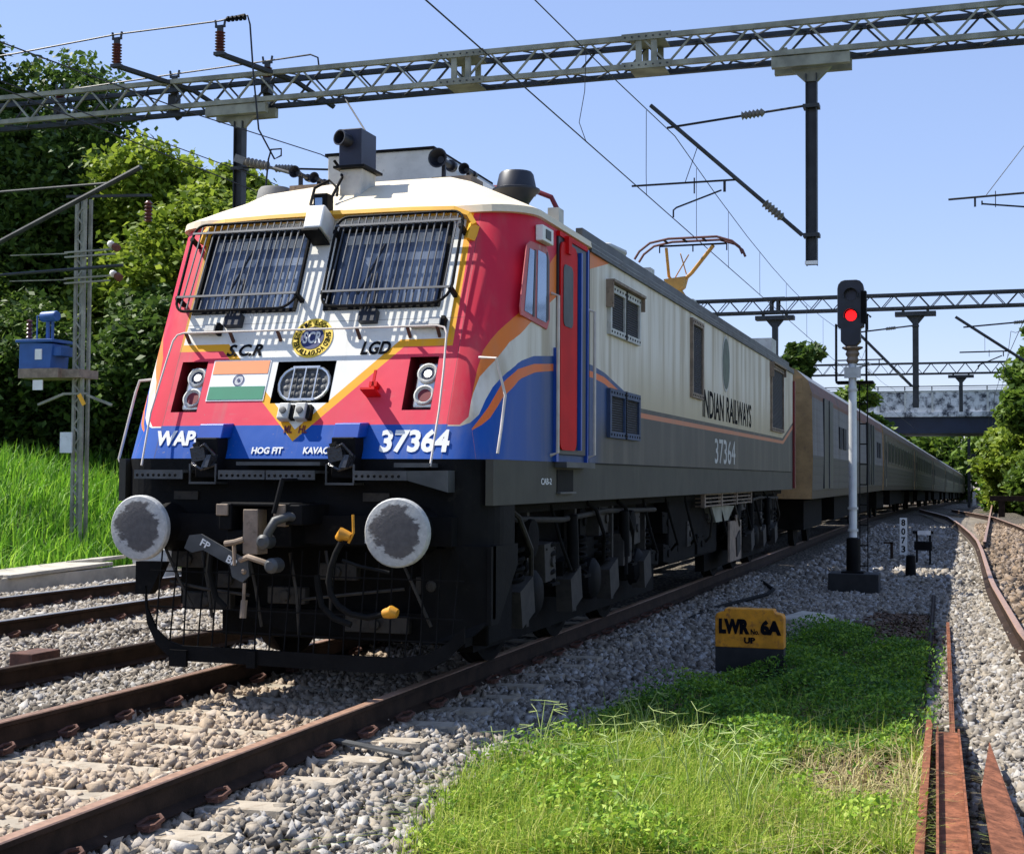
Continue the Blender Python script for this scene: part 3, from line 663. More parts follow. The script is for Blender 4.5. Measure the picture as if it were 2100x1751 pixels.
# side strips of yellow beside the grille
# handrail across the face
b = MB()
HR = [FP(-1.15, 1.50, .12), FP(-1.2, 1.9, .1), FP(-1.185, 2.3, .09), FP(-1.175, 2.47, .085), FP(-1.15, 2.515, .085), FP(-1.1, 2.53, .085), FP(0, 2.53, .085), FP(.98, 2.53, .085), FP(1.04, 2.515, .085), FP(1.065, 2.47, .085), FP(1.09, 2.2, .09), FP(1.11, 1.9, .1), FP(1.12, 1.5, .12)]
b.tube(HR, .008, 8); hr = b.build('front_handrail', MT['handrail_paint'], loco, smooth=True)
b = MB()
for x in (-1.08, -.7, -.3, .35, .75, .98): b.bar(FP(x, 2.49, 0), FP(x, 2.53, .085), .02, .02)
b.build_each('handrail_bracket', MT['rust'], hr)
for x in (-.98, .86):
    b = MB(); fquad(b, x-.11, x+.05, 2.55, 2.585, .0, .05); fquad(b, x+.05, x+.13, 2.545, 2.6, .0, .08); b.build('footstep_lamp', MT['pale_grey_paint'], loco)
    b = MB(); fquad(b, x+.13, x+.16, 2.54, 2.62, .0, .06); b.build('lamp_clip', MT['black_steel'], loco)
# centre sockets under headlight
for x in (-.12, .015):
    b = MB(); fquad(b, x-.045, x+.045, 1.865, 1.985, 0, .07); s_ = b.build('socket_cover', MT['pale_grey_paint'], loco, bevel=.012)
    b = MB(); b.lathe(FP(x, 1.925, .07), NF, [(0, .026), (.012, .026), (.014, .012)], 14); b.build('socket_lid', MT['grey_steel'], s_)
    b = MB(); fquad(b, x+.045, x+.075, 1.875, 1.975, 0, .05); b.build('socket_hinge', MT['black_steel'], s_)
# red lamp bracket
b = MB(); fquad(b, .49, .6, 2.045, 2.06, 0, .13); fquad(b, .54, .56, 2.06, 2.22, .05, .06); fquad(b, .52, .58, 2.1, 2.135, .0, .06); b.build('lamp_bracket', MT['red_paint'], loco)
# camera box at centre top
b = MB(); b.obox(FP(-.12, 3.37, .12), UX*.075, NF*.1, VF*.1); bx = b.build('camera_box', MT['white_paint'], loco, bevel=.012)
b = MB(); b.obox(FP(-.12, 3.25, .13), UX*.07, NF*.11, VF*.008); b.build('camera_shelf', MT['black_steel'], bx)
b = MB(); b.box(-.2, -.08, 1.1, 1.22, 3.52, 3.66); bb = b.build('flasher_light', MT['black_steel'], loco, bevel=.01)
b = MB(); b.box(-.175, -.115, 1.085, 1.1, 3.56, 3.62); b.build('flasher_lens', MT['cab_side_glass'], bb)
b = MB(); b.tube([(-.2,1.2,3.5),(-.32,1.3,3.62),(-.36,1.45,3.78),(-.28,1.55,3.86),(-.18,1.5,3.78),(-.14,1.4,3.7)], .012, 6); b.tube([(-.14,1.3,3.66),(-.12,1.45,3.85),(-.2,1.6,3.95),(-.24,1.55,4.02)], .012, 6); b.build('roof_cable', MT['rubber'], bb, smooth=True)
# ---- roof
def roof():
    b = MB(); rings = []
    o0 = outline(3.46); half = [(p[0], p[1]) for p in o0]
    cyc = half + [(-x, y) for x, y in reversed(half)]
    def ring_(fn): rings.append([fn(x, y) for x, y in cyc])
    ysc = lambda y, d: y+d*max(0, (1-(y-1.2)/1.2)) if y < 2.4 else min(y, REAR-.02)
    ring_(lambda x, y: (x, y, 3.455)); ring_(lambda x, y: (x*1.018, y-.03 if y < 1.7 else y, 3.46)); ring_(lambda x, y: (x*1.012, y-.02 if y < 1.7 else y, 3.515))
    ring_(lambda x, y: (x*.86, max(y, 1.2)+.12 if y < 1.4 else max(y, 1.55), 3.62))
    ring_(lambda x, y: (x*.60, max(y, 1.66), 3.80)); ring_(lambda x, y: (x*.37, max(y, 2.1), 3.95))
    n = len(cyc); vs = [v for r_ in rings for v in r_]; fs = []
    for i in range(len(rings)-1):
        for k in range(n): fs.append((i*n+k, i*n+(k+1) % n, (i+1)*n+(k+1) % n, (i+1)*n+k))
    fs.append(tuple(range((len(rings)-1)*n, len(rings)*n)))
    b.add(vs, fs)
    for i, f in enumerate(b.f):
        c = sum(b.v[j][1] for j in f)/len(f)
        b.m[i] = 0 if c < 2.95 else 1
    b.m[-1] = 1
    return b.build('roof', [MT['cream_paint'], MT['roof_grey']], loco)
roof()
b = MB(); b.box(1.46, 1.525, 3.0, REAR-.1, 3.43, 3.5); b.box(1.38, 1.44, 3.0, REAR-.2, 3.56, 3.64); b.build('roof_gutter', MT['grey_steel'], loco)
# horn box on pedestal
b = MB(); b.prism([(-.165, 1.5, 3.5), (.0, 1.5, 3.5), (.03, 1.5, 3.93), (-.165, 1.5, 3.93)], (0, .28, 0)); ped = b.build('horn_pedestal', MT['pale_grey_paint'], loco, bevel=.008)
b = MB(); b.box(-.2, .07, 1.45, 1.82, 3.93, 3.95); b.build('pedestal_plate', MT['black_steel'], ped)
b = MB(); b.box(-.165, .03, 1.48, 1.78, 3.95, 4.25); hb = b.build('horn_box', MT['navy_box'], loco, bevel=.008)
b = MB(); b.lathe((-.08, 1.5, 4.15), (-.35, -1, .1), [(0, .05), (.05, .05), (.12, .065), (.12, .055), (.03, .03)], 20); b.build('headlamp_barrel', MT['black_paint'], hb, smooth=True)
# equipment box behind the ridge
b = MB(); b.prism([(-.95, 2.9, 3.85), (.46, 2.9, 3.85), (.30, 2.9, 4.2), (.1, 2.9, 4.40), (-.95, 2.9, 4.40)], (0, 1.6, 0)); ac = b.build('air_conditioner_box', MT['pale_grey_paint'], loco, bevel=.01)
b = MB(); b.box(-.97, .1, 2.88, 4.5, 4.4, 4.42); b.box(-.9, .35, 2.88, 2.9, 4.04, 4.06); b.build('box_lid', MT['black_steel'], ac)
def horn(x, y, z, r, L, a=0):
    b = MB(); d = Vector((a, -1, 0)).normalized(); b.lathe((x, y, z), d, [(-L, r*.35), (-L*.55, r*.35), (-L*.3, r*.5), (0, r), (0, r*.86), (-L*.25, r*.35)], 18); b.bar((x, y+L*.5, z-r*2), (x, y+L*.5, z), .03, .03); b.lathe((x, y+L, z), d, [(-.05, r*.6), (.0, r*.6)], 12)
    return b.build('horn', MT['black_paint'], loco, smooth=True)
horn(.42, 2.15, 4.13, .085, .3); horn(.60, 2.3, 4.06, .05, .22); horn(-.93, 2.2, 4.11, .055, .25); horn(-.79, 2.3, 4.07, .05, .2)
b = MB(); b.box(.35, .7, 2.2, 2.5, 3.9, 3.98); b.box(-1.0, -.7, 2.25, 2.5, 3.78, 4.0); b.build_each('horn_bracket', MT['tan_metal'], loco)
for x in (-1.22, 1.03):
    b = MB(); b.lathe((x, 2.4, 3.66), (0, 0, 1), [(0, .1), (.1, .11), (.17, .16), (.2, .2), (.215, .2), (.225, .17), (.34, .145), (.36, .13)], 24); b.build('roof_ventilator', MT['black_paint'] if x > 0 else MT['roof_grey'], loco, smooth=True)
# folded front pantograph
b = MB(); b.tube([(-1.1, 4.6, 4.02), (-1.0, 4.6, 4.2), (-.75, 4.6, 4.36), (0, 4.6, 4.4), (.45, 4.6, 4.36), (.68, 4.6, 4.26), (.76, 4.6, 4.1)], .026, 8); b.tube([(-.75, 4.9, 4.36), (.42, 4.9, 4.36)], .022, 8)
pf = b.build('folded_pantograph', MT['deep_red'], loco, smooth=True)
b = MB(); b.tube([(0, 4.6, 4.3), (0, 6.4, 4.15)], .03, 8); b.tube([(-.3, 4.7, 4.3), (0, 6.2, 4.2)], .02, 6); b.tube([(.3, 4.7, 4.3), (0, 6.2, 4.2)], .02, 6); b.box(-.4, .4, 6.2, 6.8, 4.0, 4.08); b.build('pantograph_arm', MT['panto_ochre'], pf)
for x in (-.35, .35):
    b = MB(); b.lathe((x, 6.5, 3.92), (0, 0, 1), [(0, .05)]+[(.015*i, .075 if i % 2 else .045) for i in range(1, 7)], 14); b.build('roof_insulator', MT['insulator_brown'], pf, smooth=True)
# raised rear pantograph
def pantograph(y0):
    b = MB()
    for dy in (0, .35): b.tube([(-1.02, y0+dy, 5.36), (-.93, y0+dy, 5.5), (-.74, y0+dy, 5.64), (-.41, y0+dy, 5.7), (.45, y0+dy, 5.7), (.72, y0+dy, 5.61), (.85, y0+dy, 5.5), (.9, y0+dy, 5.38)], .022, 8)
    pn = b.build('raised_pantograph', MT['panto_brown'], loco, smooth=True)
    b = MB()
    for x in (-.5, -.15, .2, .5): b.bar((x, y0, 5.69), (x, y0+.35, 5.69), .03, .03)
    b.bar((-.6, y0+.17, 5.6), (.6, y0+.17, 5.6), .03, .03)
    for x in (-.6, 0, .6): b.bar((x, y0+.17, 5.48), (x, y0+.17, 5.6), .02, .02)
    b.build('pantograph_head', MT['black_steel'], pn)
    b = MB(); b.tube([(-.48, y0+.17, 5.56), (-.52, y0+.6, 5.12), (-.42, y0+.6, 4.98)], .028, 8); b.tube([(.36, y0+.17, 5.57), (-.1, y0+.6, 5.17), (-.35, y0+.7, 4.98)], .034, 8)
    b.tube([(-.1, y0+.3, 5.45), (-.4, y0+.6, 5.1)], .012, 6); b.tube([(-.25, y0+.3, 5.48), (-.2, y0+.6, 5.15)], .012, 6)
    b.prism([(-.6, y0+.5, 5.06), (-.2, y0+.5, 5.1), (-.25, y0+.5, 4.92), (-.36, y0+.5, 4.84), (-.52, y0+.5, 4.9)], (0, .3, 0))
    b.tube([(-.36, y0+.65, 4.9), (-.2, y0+1.6, 4.5), (0, y0+2.0, 4.2)], .05, 8); b.tube([(-.5, y0+.65, 4.9), (-.35, y0+1.7, 4.45)], .025, 8)
    b.box(-.45, .45, y0+1.5, y0+2.1, 4.1, 4.2)
    b.build('pantograph_arm', MT['panto_ochre'], pn)
    for x in (-.4, .4):
        b = MB(); b.lathe((x, y0+1.8, 3.92), (0, 0, 1), [(0, .05)]+[(.02*i, .08 if i % 2 else .05) for i in range(1, 10)], 14); b.build('roof_insulator', MT['insulator_brown'], pn, smooth=True)
pantograph(15.5)
# small roof fittings along the right edge
b = MB(); b.tube([(1.15, 4.3, 3.7), (1.3, 4.5, 3.72), (1.4, 4.7, 3.68)], .04, 8); b.box(1.2, 1.3, 2.75, 2.9, 3.6, 3.78); b.box(1.15, 1.4, 5.9, 6.1, 3.6, 3.72); b.box(1.2, 1.35, 8.6, 8.8, 3.6, 3.72); b.box(1.2, 1.35, 12, 12.2, 3.6, 3.7); b.box(.9, 1.3, 16.3, 16.9, 3.7, 3.98); b.build_each('roof_fitting', MT['pale_grey_paint'], loco)
b = MB(); b.bar((1.2, 5.0, 3.78), (.9, 6.6, 3.86), .06, .06); b.build('roof_bar', MT['navy_box'], loco)
# ---- lower body
def skirt():
    b = MB()
    for sx in (1, -1): b.box(min(sx*1.497, sx*1.44), max(sx*1.497, sx*1.44), .5, REAR-.02, 1.28, 1.6)
    b.box(-1.44, 1.44, .6, REAR-.05, 1.3, 1.58); return b.build('underframe_skirt', MT['skirt'], loco)
skirt()
b = MB()    # black headstock with rounded corners
P = []
for i in range(9):
    a = math.pi/2*(1-i/8); P.append((1.17+.32*math.cos(a), .75-.33*math.sin(a)))
poly = P+[(1.49, 1.0), (-1.49, 1.0)]+[(-x, y) for x, y in reversed(P)]
b.prism([(x, y, .98) for x, y in poly], (0, 0, .617)); b.build('headstock', MT['black_steel'], loco)
b = MB(); b.box(-1.26, 1.26, .02+.3, .5, 1.0, 1.2); b.prism([(1.24, .42, 1.0), (1.5, .5, 1.0), (1.5, .5, .5), (1.36, .46, .38), (1.0, .42, .31), (1.0, .42, 1.0)], (0, .06, 0)); b.prism([(1.5, .46, 1.0), (1.5, 1.05, 1.0), (1.5, 1.05, .85), (1.5, .62, .46), (1.5, .46, .46)], (-.03, 0, 0)); b.prism([(-1.24, .35, .84), (-1.0, .35, .84), (-1.12, .35, .6), (-1.24, .35, .6)], (0, .08, 0)); b.build('corner_shield', MT['black_steel'], loco)
# footplates
for x0, x1 in ((-1.16, -.76), (-.47, -.1), (-.09, .29), (.58, .98)):
    b = MB(); b.box(x0, x1, .2, .42, 1.495, 1.515); b.box(x0, x1, .19, .2, 1.45, 1.515)
    st = b.build('footplate', MT['grey_steel'], loco)
    b = MB()
    for i in range(int((x1-x0)/.045)): b.lathe((x0+.025+.045*i, .19, 1.478), (0, -1, 0), [(0, .012), (.004, .009)], 8)
    b.build('tread_studs', MT['black_steel'], st)
b = MB(); b.box(-.36, .3, .25, .44, 1.55, 1.575); b.box(.86, 1.12, .25, .44, 1.54, 1.57); b.prism([(.98, .2, 1.45), (1.24, .3, 1.37), (1.24, .3, 1.52), (.98, .2, 1.515)], (0, .15, 0)); b.build_each('upper_step', MT['grey_steel'], loco)
# jumper socket boxes
for xc in (-.635, .45):
    b = MB(); b.prism([FP(xc-.1, 1.755, 0), FP(xc+.1, 1.755, 0), FP(xc+.1, 1.86, 0), FP(xc-.1, 1.86, 0)], (0, -.15, -.01)); hd = b.build('jumper_hood', MT['blue_paint'], loco, bevel=.006)
    b = MB(); b.box(xc-.09, xc+.09, .3, .46, 1.46, 1.75); jb = b.build('jumper_socket_box', MT['black_steel'], loco, bevel=.01)
    b = MB(); b.obox((xc-.03, .27, 1.64), (.05, .01, .01), (0, .035, .01), (-.01, 0, .05)); b.obox((xc+.05, .27, 1.58), (.03, -.01, 0), (.01, .035, 0), (.01, .01, .045)); b.prism([(xc-.085, .25, 1.7), (xc-.02, .23, 1.72), (xc-.05, .26, 1.62)], (0, .02, 0))
    b.tube([(xc-.06, .26, 1.66), (xc+.03, .23, 1.7), (xc+.09, .27, 1.62)], .012, 6); b.tube([(xc-.1, .28, 1.56), (xc, .24, 1.52), (xc+.09, .27, 1.55)], .014, 6)
    b.build('jumper_plug', MT['black_gloss'], jb)
    b = MB(); b.box(xc-.11, xc+.11, .25, .42, 1.415, 1.43); b.bar((xc-.105, .26, 1.42), (xc-.105, .26, 1.56), .012, .012); b.bar((xc+.105, .26, 1.42), (xc+.105, .26, 1.56), .012, .012); b.build('socket_bracket', MT['grey_steel'], jb)
# buffers
for x in (-.995, .985):
    o = MB(); o.lathe((0, 0, 0), (0, 1, 0), [(-.012, .10), (-.01, .16), (.0, .222), (.012, .232), (.05, .232), (.06, .2), (.07, .1)], 40); bf = o.build('buffer', MT['buffer_face'], loco, smooth=True)
    bf.location = Vector((x, 0, 1.102))-rootloc(loco)
    for v in bf.data.vertices: v.co += rootloc(loco)
    b = MB(); b.lathe((x, .07, 1.102), (0, 1, 0), [(0, .1), (.12, .1), (.12, .13), (.2, .135), (.34, .17), (.4, .19), (.42, .19)], 24)
    b.build('buffer_housing', MT['black_steel'], bf, smooth=True)
# coupler assembly
b = MB(); b.box(-.34, -.24, -.02, .42, 1.1, 1.285); b.box(-.24, .15, .12, .42, .98, 1.26); b.box(.15, .29, .0, .42, 1.14, 1.28); b.box(-.34, .2, .0, .4, 1.265, 1.29); b.box(-.3, -.12, .02, .3, .95, 1.1); cpl = b.build('coupler', MT['black_steel'], loco, bevel=.01)
b = MB(); b.box(-.155, -.04, -.01, .14, .935, 1.245); b.box(-.35, -.26, -.04, -.02, 1.2, 1.28); b.box(.085, .17, -.02, .05, 1.13, 1.28); b.build('coupler_plate', MT['tan_metal'], cpl, bevel=.006)
b = MB(); b.tube([(.26, .1, 1.18), (.2, -.02, 1.2), (.13, -.08, 1.17), (.09, -.1, 1.09), (.075, -.1, 1.02)], .032, 10); b.lathe((.07, -.16, 1.03), (0, 1, 0), [(0, .028), (.02, .05), (.12, .05)], 16); b.lathe((.135, -.16, .87), (0, 1, 0), [(0, .03), (.02, .052), (.12, .052)], 16); b.build('coupler_knuckle', MT['grey_steel'], cpl, smooth=True)
b = MB(); b.tube([(-.13, -.08, .9), (-.05, -.12, .925), (.04, -.12, .9), (.13, -.12, .875)], .02, 8); b.tube([(-.24, -.1, 1.01), (-.17, -.1, 1.02), (-.11, -.08, 1.04)], .02, 8); b.tube([(-.2, -.05, 1.02), (-.19, -.05, .86)], .014, 6); b.build('coupling_screw', MT['tan_metal'], cpl, smooth=True)
b = MB(); b.tube([(.15, -.02, 1.45), (.105, -.05, 1.22)], .018, 8); b.tube([(.15, -.02, 1.45), (.15, .42, 1.45)], .012, 6); b.build('release_lever', MT['black_steel'], cpl)
A = [(-.55,1.06),(-.46,1.07),(-.21,.95),(-.09,.89),(-.08,.79),(-.13,.745),(-.21,.78),(-.23,.86),(-.44,.96),(-.53,.94),(-.59,.97)]
arm = MB(); arm.prism([(x, -.05, z) for x, z in A], (0, .02, 0)); arm = arm.build('hose_bracket', MT['grey_steel'], loco)
d = Vector((1, 0, -.5)).normalized(); u = Vector((.5, 0, 1)).normalized()
text('FP', 'lettering', MT['letter_white'], arm, (-.465, -.053, .995), d, u, .05, .075, .002, .02); text('BP', 'lettering', MT['letter_white'], arm, (-.26, -.053, .885), d, u, .05, .08, .002, .02)
b = MB(); b.lathe((-.12, -.07, .82), (0, 1, 0), [(0, .012), (.02, .022)], 10); b.tube([(-.12, -.04, .74), (-.13, -.03, .6), (-.125, -.02, .5)], .012, 6); b.tube([(-.13, -.02, .62), (-.135, -.03, .5)], .024, 8); b.build('hose_valve', MT['tan_metal'], arm, smooth=True)
# air hoses
b = MB(); b.tube([(.61,-.05,1.03),(.575,-.06,.96),(.54,-.06,.86),(.525,-.06,.77),(.54,-.06,.69),(.6,-.06,.61),(.69,-.06,.56),(.81,-.06,.54),(.94,-.06,.57)], .021, 10); hs = b.build('brake_hose', MT['rubber'], loco, smooth=True)
b = MB(); b.tube([(.93, -.06, .57), (.99, -.07, .585), (1.03, -.07, .575)], [.03, .045, .03], 10); b.tube([(.58, -.02, 1.06), (.61, -.04, 1.09), (.67, -.03, 1.07)], [.03, .045, .03], 10); b.tube([(.655, -.03, 1.03), (.695, -.04, 1.1), (.69, -.04, 1.22)], .009, 6); b.build_each('hose_cock', MT['amber_paint'], hs, smooth=True)
b = MB(); b.tube([(.62, -.05, .915), (.75, -.04, .875), (.95, -.02, .84)], .012, 6); b.tube([(.36, .1, .8), (.37, .1, .71), (.4, .1, .59), (.49, .1, .51), (.62, .1, .47)], .022, 8); b.tube([(-.46, .1, 1.0), (-.47, .08, .8), (-.42, .1, .62), (-.35, .12, .55)], .022, 8); b.build_each('loose_hose', MT['rubber'], loco, smooth=True)
text('MREQ', 'lettering', MT['letter_white'], loco, (.62, .315, 1.005), (1, 0, 0), (0, 0, 1), .045, .15, .002, .01)
# cattle guard
b = MB()
G = [(-1.1,.62),(-1.08,.46),(-1.0,.31),(-.9,.23),(-.78,.2),(-.3,.2),(.3,.19),(.9,.19),(1.1,.22),(1.25,.3),(1.38,.42)]
for i in range(len(G)-1):
    (xa, za), (xb, zb) = G[i], G[i+1]; b.prism([(xa, .26, za-.06), (xb, .26, zb-.06), (xb, .26, zb+.05), (xa, .26, za+.05)], (0, .02, 0))
cg = b.build('cattle_guard', MT['black_steel'], loco)
b = MB()
for i in range(21):
    x = -1.02+i*.115; zb = float(np.interp(x, [g[0] for g in G], [g[1] for g in G])); b.bar((x, .285, zb), (x+.02+.02*math.sin(i*2.3), .33, .95), .009, .009)
for z in (.36, .52, .78): b.bar((-1.08 if z > .4 else -.98, .3, z), (1.36, .3, z-.01), .009, .009)
b.box(-.88, -.74, .24, .27, .1, .22); b.box(-.25, -.18, .23, .27, .12, .24); b.build('guard_bars', MT['black_steel'], cg)
# crowded small gear under the floor and behind the guard
r_ = random.Random(3)
for i in range(26):
    y = 1.25+i*.63+r_.uniform(-.1, .1); zc = r_.choice((.62, .78, .95, 1.08)); h_ = r_.uniform(.07, .17); l_ = r_.uniform(.08, .22); xo = r_.uniform(1.16, 1.36)
    b = MB(); b.obox((xo-.1, y, zc), (.12, 0, 0), (0, l_, r_.uniform(-.02, .02)), (0, r_.uniform(-.02, .02), h_)); b.lathe((xo+.02, y+l_*.3, zc), (1, 0, 0), [(0, .045), (.02, .045), (.022, .02)], 10)
    for q in (-1, 1): b.lathe((xo+.02, y+q*l_*.75, zc+h_*.7), (1, 0, 0), [(0, .012), (.012, .01)], 6)
    b.build('junction_box', MT[r_.choice(('underframe_grime', 'underframe_grime', 'dim_metal'))], loco, bevel=.008)
for i in range(14):
    y = 1.4+i*1.15; z0 = r_.uniform(.9, 1.22); b = MB(); b.tube([(1.3, y, 1.25), (1.36, y+.1, z0), (1.38, y+.35, z0-.25), (1.32, y+.55, .7), (1.25, y+.6, .62)], r_.uniform(.012, .022), 7); b.build('air_pipe', MT[r_.choice(('rubber', 'dim_metal', 'underframe_grime'))], loco, smooth=True)
for i, (x0, x1, z0) in enumerate(((-1.0, -.7, .86), (-.62, -.4, .72), (-.2, .1, .62), (.2, .5, .8), (.95, 1.2, .72), (-.9, -.5, .56), (.4, .9, .44))):
    b = MB(); b.box(x0, x1, .44, .52, z0-.06, z0+.06); b.lathe(((x0+x1)/2, .44, z0), (0, -1, 0), [(0, .04), (.03, .04), (.035, .02)], 10); b.build('valve_block', MT['dim_metal'], loco, bevel=.008)
for x0, z0, x1, z1 in ((-1.0, .95, -.75, .5), (-.7, .95, -.6, .45), (-.32, .95, -.2, .4), (.02, .93, .1, .35), (.3, .95, .34, .5), (.85, .95, 1.1, .45), (-.95, .7, -.3, .62), (.1, .6, .9, .7)):
    b = MB(); b.tube([(x0, .36, z0), ((x0*.6+x1*.4)+.05, .31, (z0+z1)/2), (x1, .36, z1)], .012, 6); b.build('air_pipe', MT['dim_metal'], loco, smooth=True)
for x in (-.86, .66):
    b = MB(); b.box(x-.1, x+.1, .405, .44, 1.3, 1.36); b.build('lifting_lug', MT['dim_metal'], loco)
# side door (open recess, red leaf, handrails)
b = MB(); b.box(1.49, 1.52, 2.0, 2.84, 1.66, 3.4); fr = b.build('cab_door_frame', MT['black_paint'], loco, bevel=.004)
b = MB(); pl = []
for (cx, cz, a0) in ((2.42, 3.28, 90), (2.42, 1.78, 0), (2.1, 1.78, -90), (2.1, 3.28, -180)):
    for i in range(5): a = R(a0-i*22.5); pl.append((1.523, cx+.085*math.cos(a), cz+.085*math.sin(a)))
b.prism(pl, (.012, 0, 0)); dl = b.build('cab_door', MT['red_paint'], fr)
b = MB(); pl = []
for (cx, cz, a0) in ((2.3, 3.13, 90), (2.3, 2.75, 0), (2.14, 2.75, -90), (2.14, 3.13, -180)):
    for i in range(5): a = R(a0-i*22.5); pl.append((1.537, cx+.06*math.cos(a), cz+.06*math.sin(a)))
b.prism(pl, (.004, 0, 0)); b.build('door_window', MT['grey_steel'], fr)
b = MB(); b.box(1.52, 1.55, 2.58, 2.62, 1.7, 3.35); b.box(1.5, 1.53, 2.86, 2.9, 1.6, 3.42); b.box(1.5, 1.53, 1.93, 1.99, 1.6, 2.5); b.build('door_post', MT['blue_paint'], fr)
b = MB(); b.box(1.5, 1.53, 2.0, 2.84, 3.4, 3.44); b.box(1.52, 1.56, 2.16, 2.25, 3.28, 3.42); b.build('door_lintel', MT['red_paint'], fr)
for y, z0, z1 in ((1.86, 1.65, 2.92), (2.98, 1.65, 2.92)):
    b = MB(); b.tube([(1.5, y, z0), (1.56, y, z0+.02), (1.56, y, z1-.02), (1.5, y, z1)], .014, 8); b.build('door_handrail', MT['handrail_paint'], loco, smooth=True)
b = MB(); b.box(1.5, 1.6, 1.98, 2.86, 1.555, 1.6); b.build('door_step', MT['grey_steel'], loco)
b = MB(); b.box(1.49, 1.503, 2.05, 2.52, 1.36, 1.54); rs = b.build('step_shade_panel', MT['black_steel'], loco); b = MB(); b.box(1.5, 1.53, 2.05, 2.52, 1.345, 1.36); b.build('step_edge', MT['grey_steel'], rs)  # flat black panel under the door: recess shade put into its colour
text('CAB-2', 'lettering', MT['letter_white'], loco, (1.499, 1.62, 1.42), SX, SZ, .05, .28, .002, .01)
b = MB(); b.tube([(1.33, .66, 2.32), (1.47, .62, 2.31), (1.52, .68, 2.05), (1.53, .56, 1.8), (1.52, .52, 1.64)], .0105, 8); b.build('corner_handrail', MT['handrail_paint'], loco, smooth=True)
b = MB(); b.tube([(-1.45, .85, 2.22), (-1.54, .82, 2.21), (-1.56, .8, 2.12), (-1.58, .62, 1.6), (-1.53, .62, 1.5)], .0105, 8); b.build('corner_handrail', MT['handrail_paint'], loco, smooth=True)
# cab side window
Wp = [(1.06, 2.66), (1.72, 2.62), (1.79, 2.7), (1.78, 3.2), (1.7, 3.26), (1.28, 3.24), (1.2, 3.2), (1.04, 2.72)]
b = MB(); b.prism([(1.5, y, z) for y, z in Wp], (.012, 0, 0)); wf = b.build('cab_window_frame', MT['window_red'], loco, bevel=.004)
b = MB(); b.prism([(1.513, y, z) for y, z in [(1.13, 2.7), (1.32, 2.69), (1.37, 3.18), (1.25, 3.18)]], (.003, 0, 0)); b.prism([(1.513, y, z) for y, z in [(1.44, 2.68), (1.69, 2.67), (1.72, 3.14), (1.66, 3.2), (1.46, 3.2)]], (.003, 0, 0)); b.build('cab_window_pane', MT['cab_side_glass'], wf)
b = MB(); b.prism([(1.515, y, z) for y, z in [(1.33, 2.68), (1.37, 2.68), (1.41, 3.19), (1.375, 3.19)]], (.004, 0, 0)); b.prism([(1.515, y, z) for y, z in [(1.69, 2.68), (1.74, 2.7), (1.75, 3.15), (1.69, 3.22)]], (.004, 0, 0)); b.build_each('window_seal', MT['black_paint'], wf)
b = MB(); b.box(1.5, 1.56, 1.44, 1.72, 3.27, 3.39); mb_ = b.build('marker_box', MT['white_paint'], loco, bevel=.006); b = MB(); b.box(1.56, 1.565, 1.51, 1.64, 3.295, 3.365); b.build('marker_lens', MT['grey_steel'], mb_)
# side grilles
def side_grille(y0, y1, z0, z1, hood=None, double=True, frame='pale_grey_paint'):
    b = MB(); t = .035
    b.box(1.5, 1.5+t, y0, y1, z0, z0+.06); b.box(1.5, 1.5+t, y0, y1, z1-.07, z1); b.box(1.5, 1.5+t, y0, y0+.06, z0+.06, z1-.07); b.box(1.5, 1.5+t, y1-.06, y1, z0+.06, z1-.07)
    ym = (y0+y1)/2
    if double: b.box(1.5, 1.5+t, ym-.05, ym+.05, z0+.06, z1-.07)
    g = b.build('side_grille', MT[frame], loco)
    b = MB(); b.box(1.498, 1.515, y0+.06, y1-.06, z0+.06, z1-.07)
    if double: b.box(1.537, 1.545, ym-.02, ym+.015, z0, z1)
    b.build('vent_mesh', MT['vent_mesh'], g)
    b = MB(); n = int((y1-y0)/.1)
    for i in range(n):
        for z in (z0+.03, z1-.035): b.lathe((1.5+t, y0+.05+i*(y1-y0-.1)/(n-1), z), (1, 0, 0), [(0, .013), (.006, .009)], 6)
    b.build('grille_bolts', MT['black_steel'], g)
    if hood:
        b = MB(); b.box(1.5, 1.58, y0-.04, y1+.04, z1+.01, z1+.035); b.box(1.5, 1.57, y1+.01, y1+.035, z1-.12, z1+.01); b.box(1.5, 1.57, y0-.04, y0-.015, z1-.22, z1+.01); b.build('grille_hood', MT['tan_metal'], g)
side_grille(3.64, 4.87, 2.78, 3.24, True); side_grille(3.64, 4.87, 1.84, 2.29, False, True, 'dusty_blue')
side_grille(7.6, 8.34, 2.43, 3.37, False, False, 'tan_metal'); side_grille(14.6, 16.18, 2.27, 3.38, True, False, 'tan_metal')
b = MB(); b.prism([(1.503, 10.14+.31*math.cos(R(15*i)), 3.02+.38*math.sin(R(15*i))) for i in range(24)], (.004, 0, 0)); ov = b.build('oval_emblem', MT['pale_grey_paint'], loco)
MT['emblem_green'] = mat('emblem_green', (.06, .09, .06), .5, 0, .35, 9)
b = MB(); b.prism([(1.508, 10.14+.27*math.cos(R(15*i)), 3.02+.345*math.sin(R(15*i))) for i in range(24)], (.003, 0, 0)); b.build('emblem_disc', MT['emblem_green'], ov)
text('INDIAN', 'lettering', MT['letter_black'], loco, (1.503, 8.42, 2.235), SX, SZ, .345, 1.55, .001, .015)
text('RAILWAYS', 'lettering', MT['letter_black'], loco, (1.503, 10.2, 2.235), SX, SZ, .345, 2.26, .001, .015)
text('37364', 'lettering', MT['pale_grey_paint'], loco, (1.503, 9.28, 1.665), SX, SZ, .33, 1.66, .001, .01)
b = MB(); b.box(1.498, 1.506, 3.0, 17.5, 1.595, 1.605); b.box(1.5, 1.506, 2.99, 3.01, 1.6, 3.44); b.build('panel_seam', MT['black_steel'], loco)
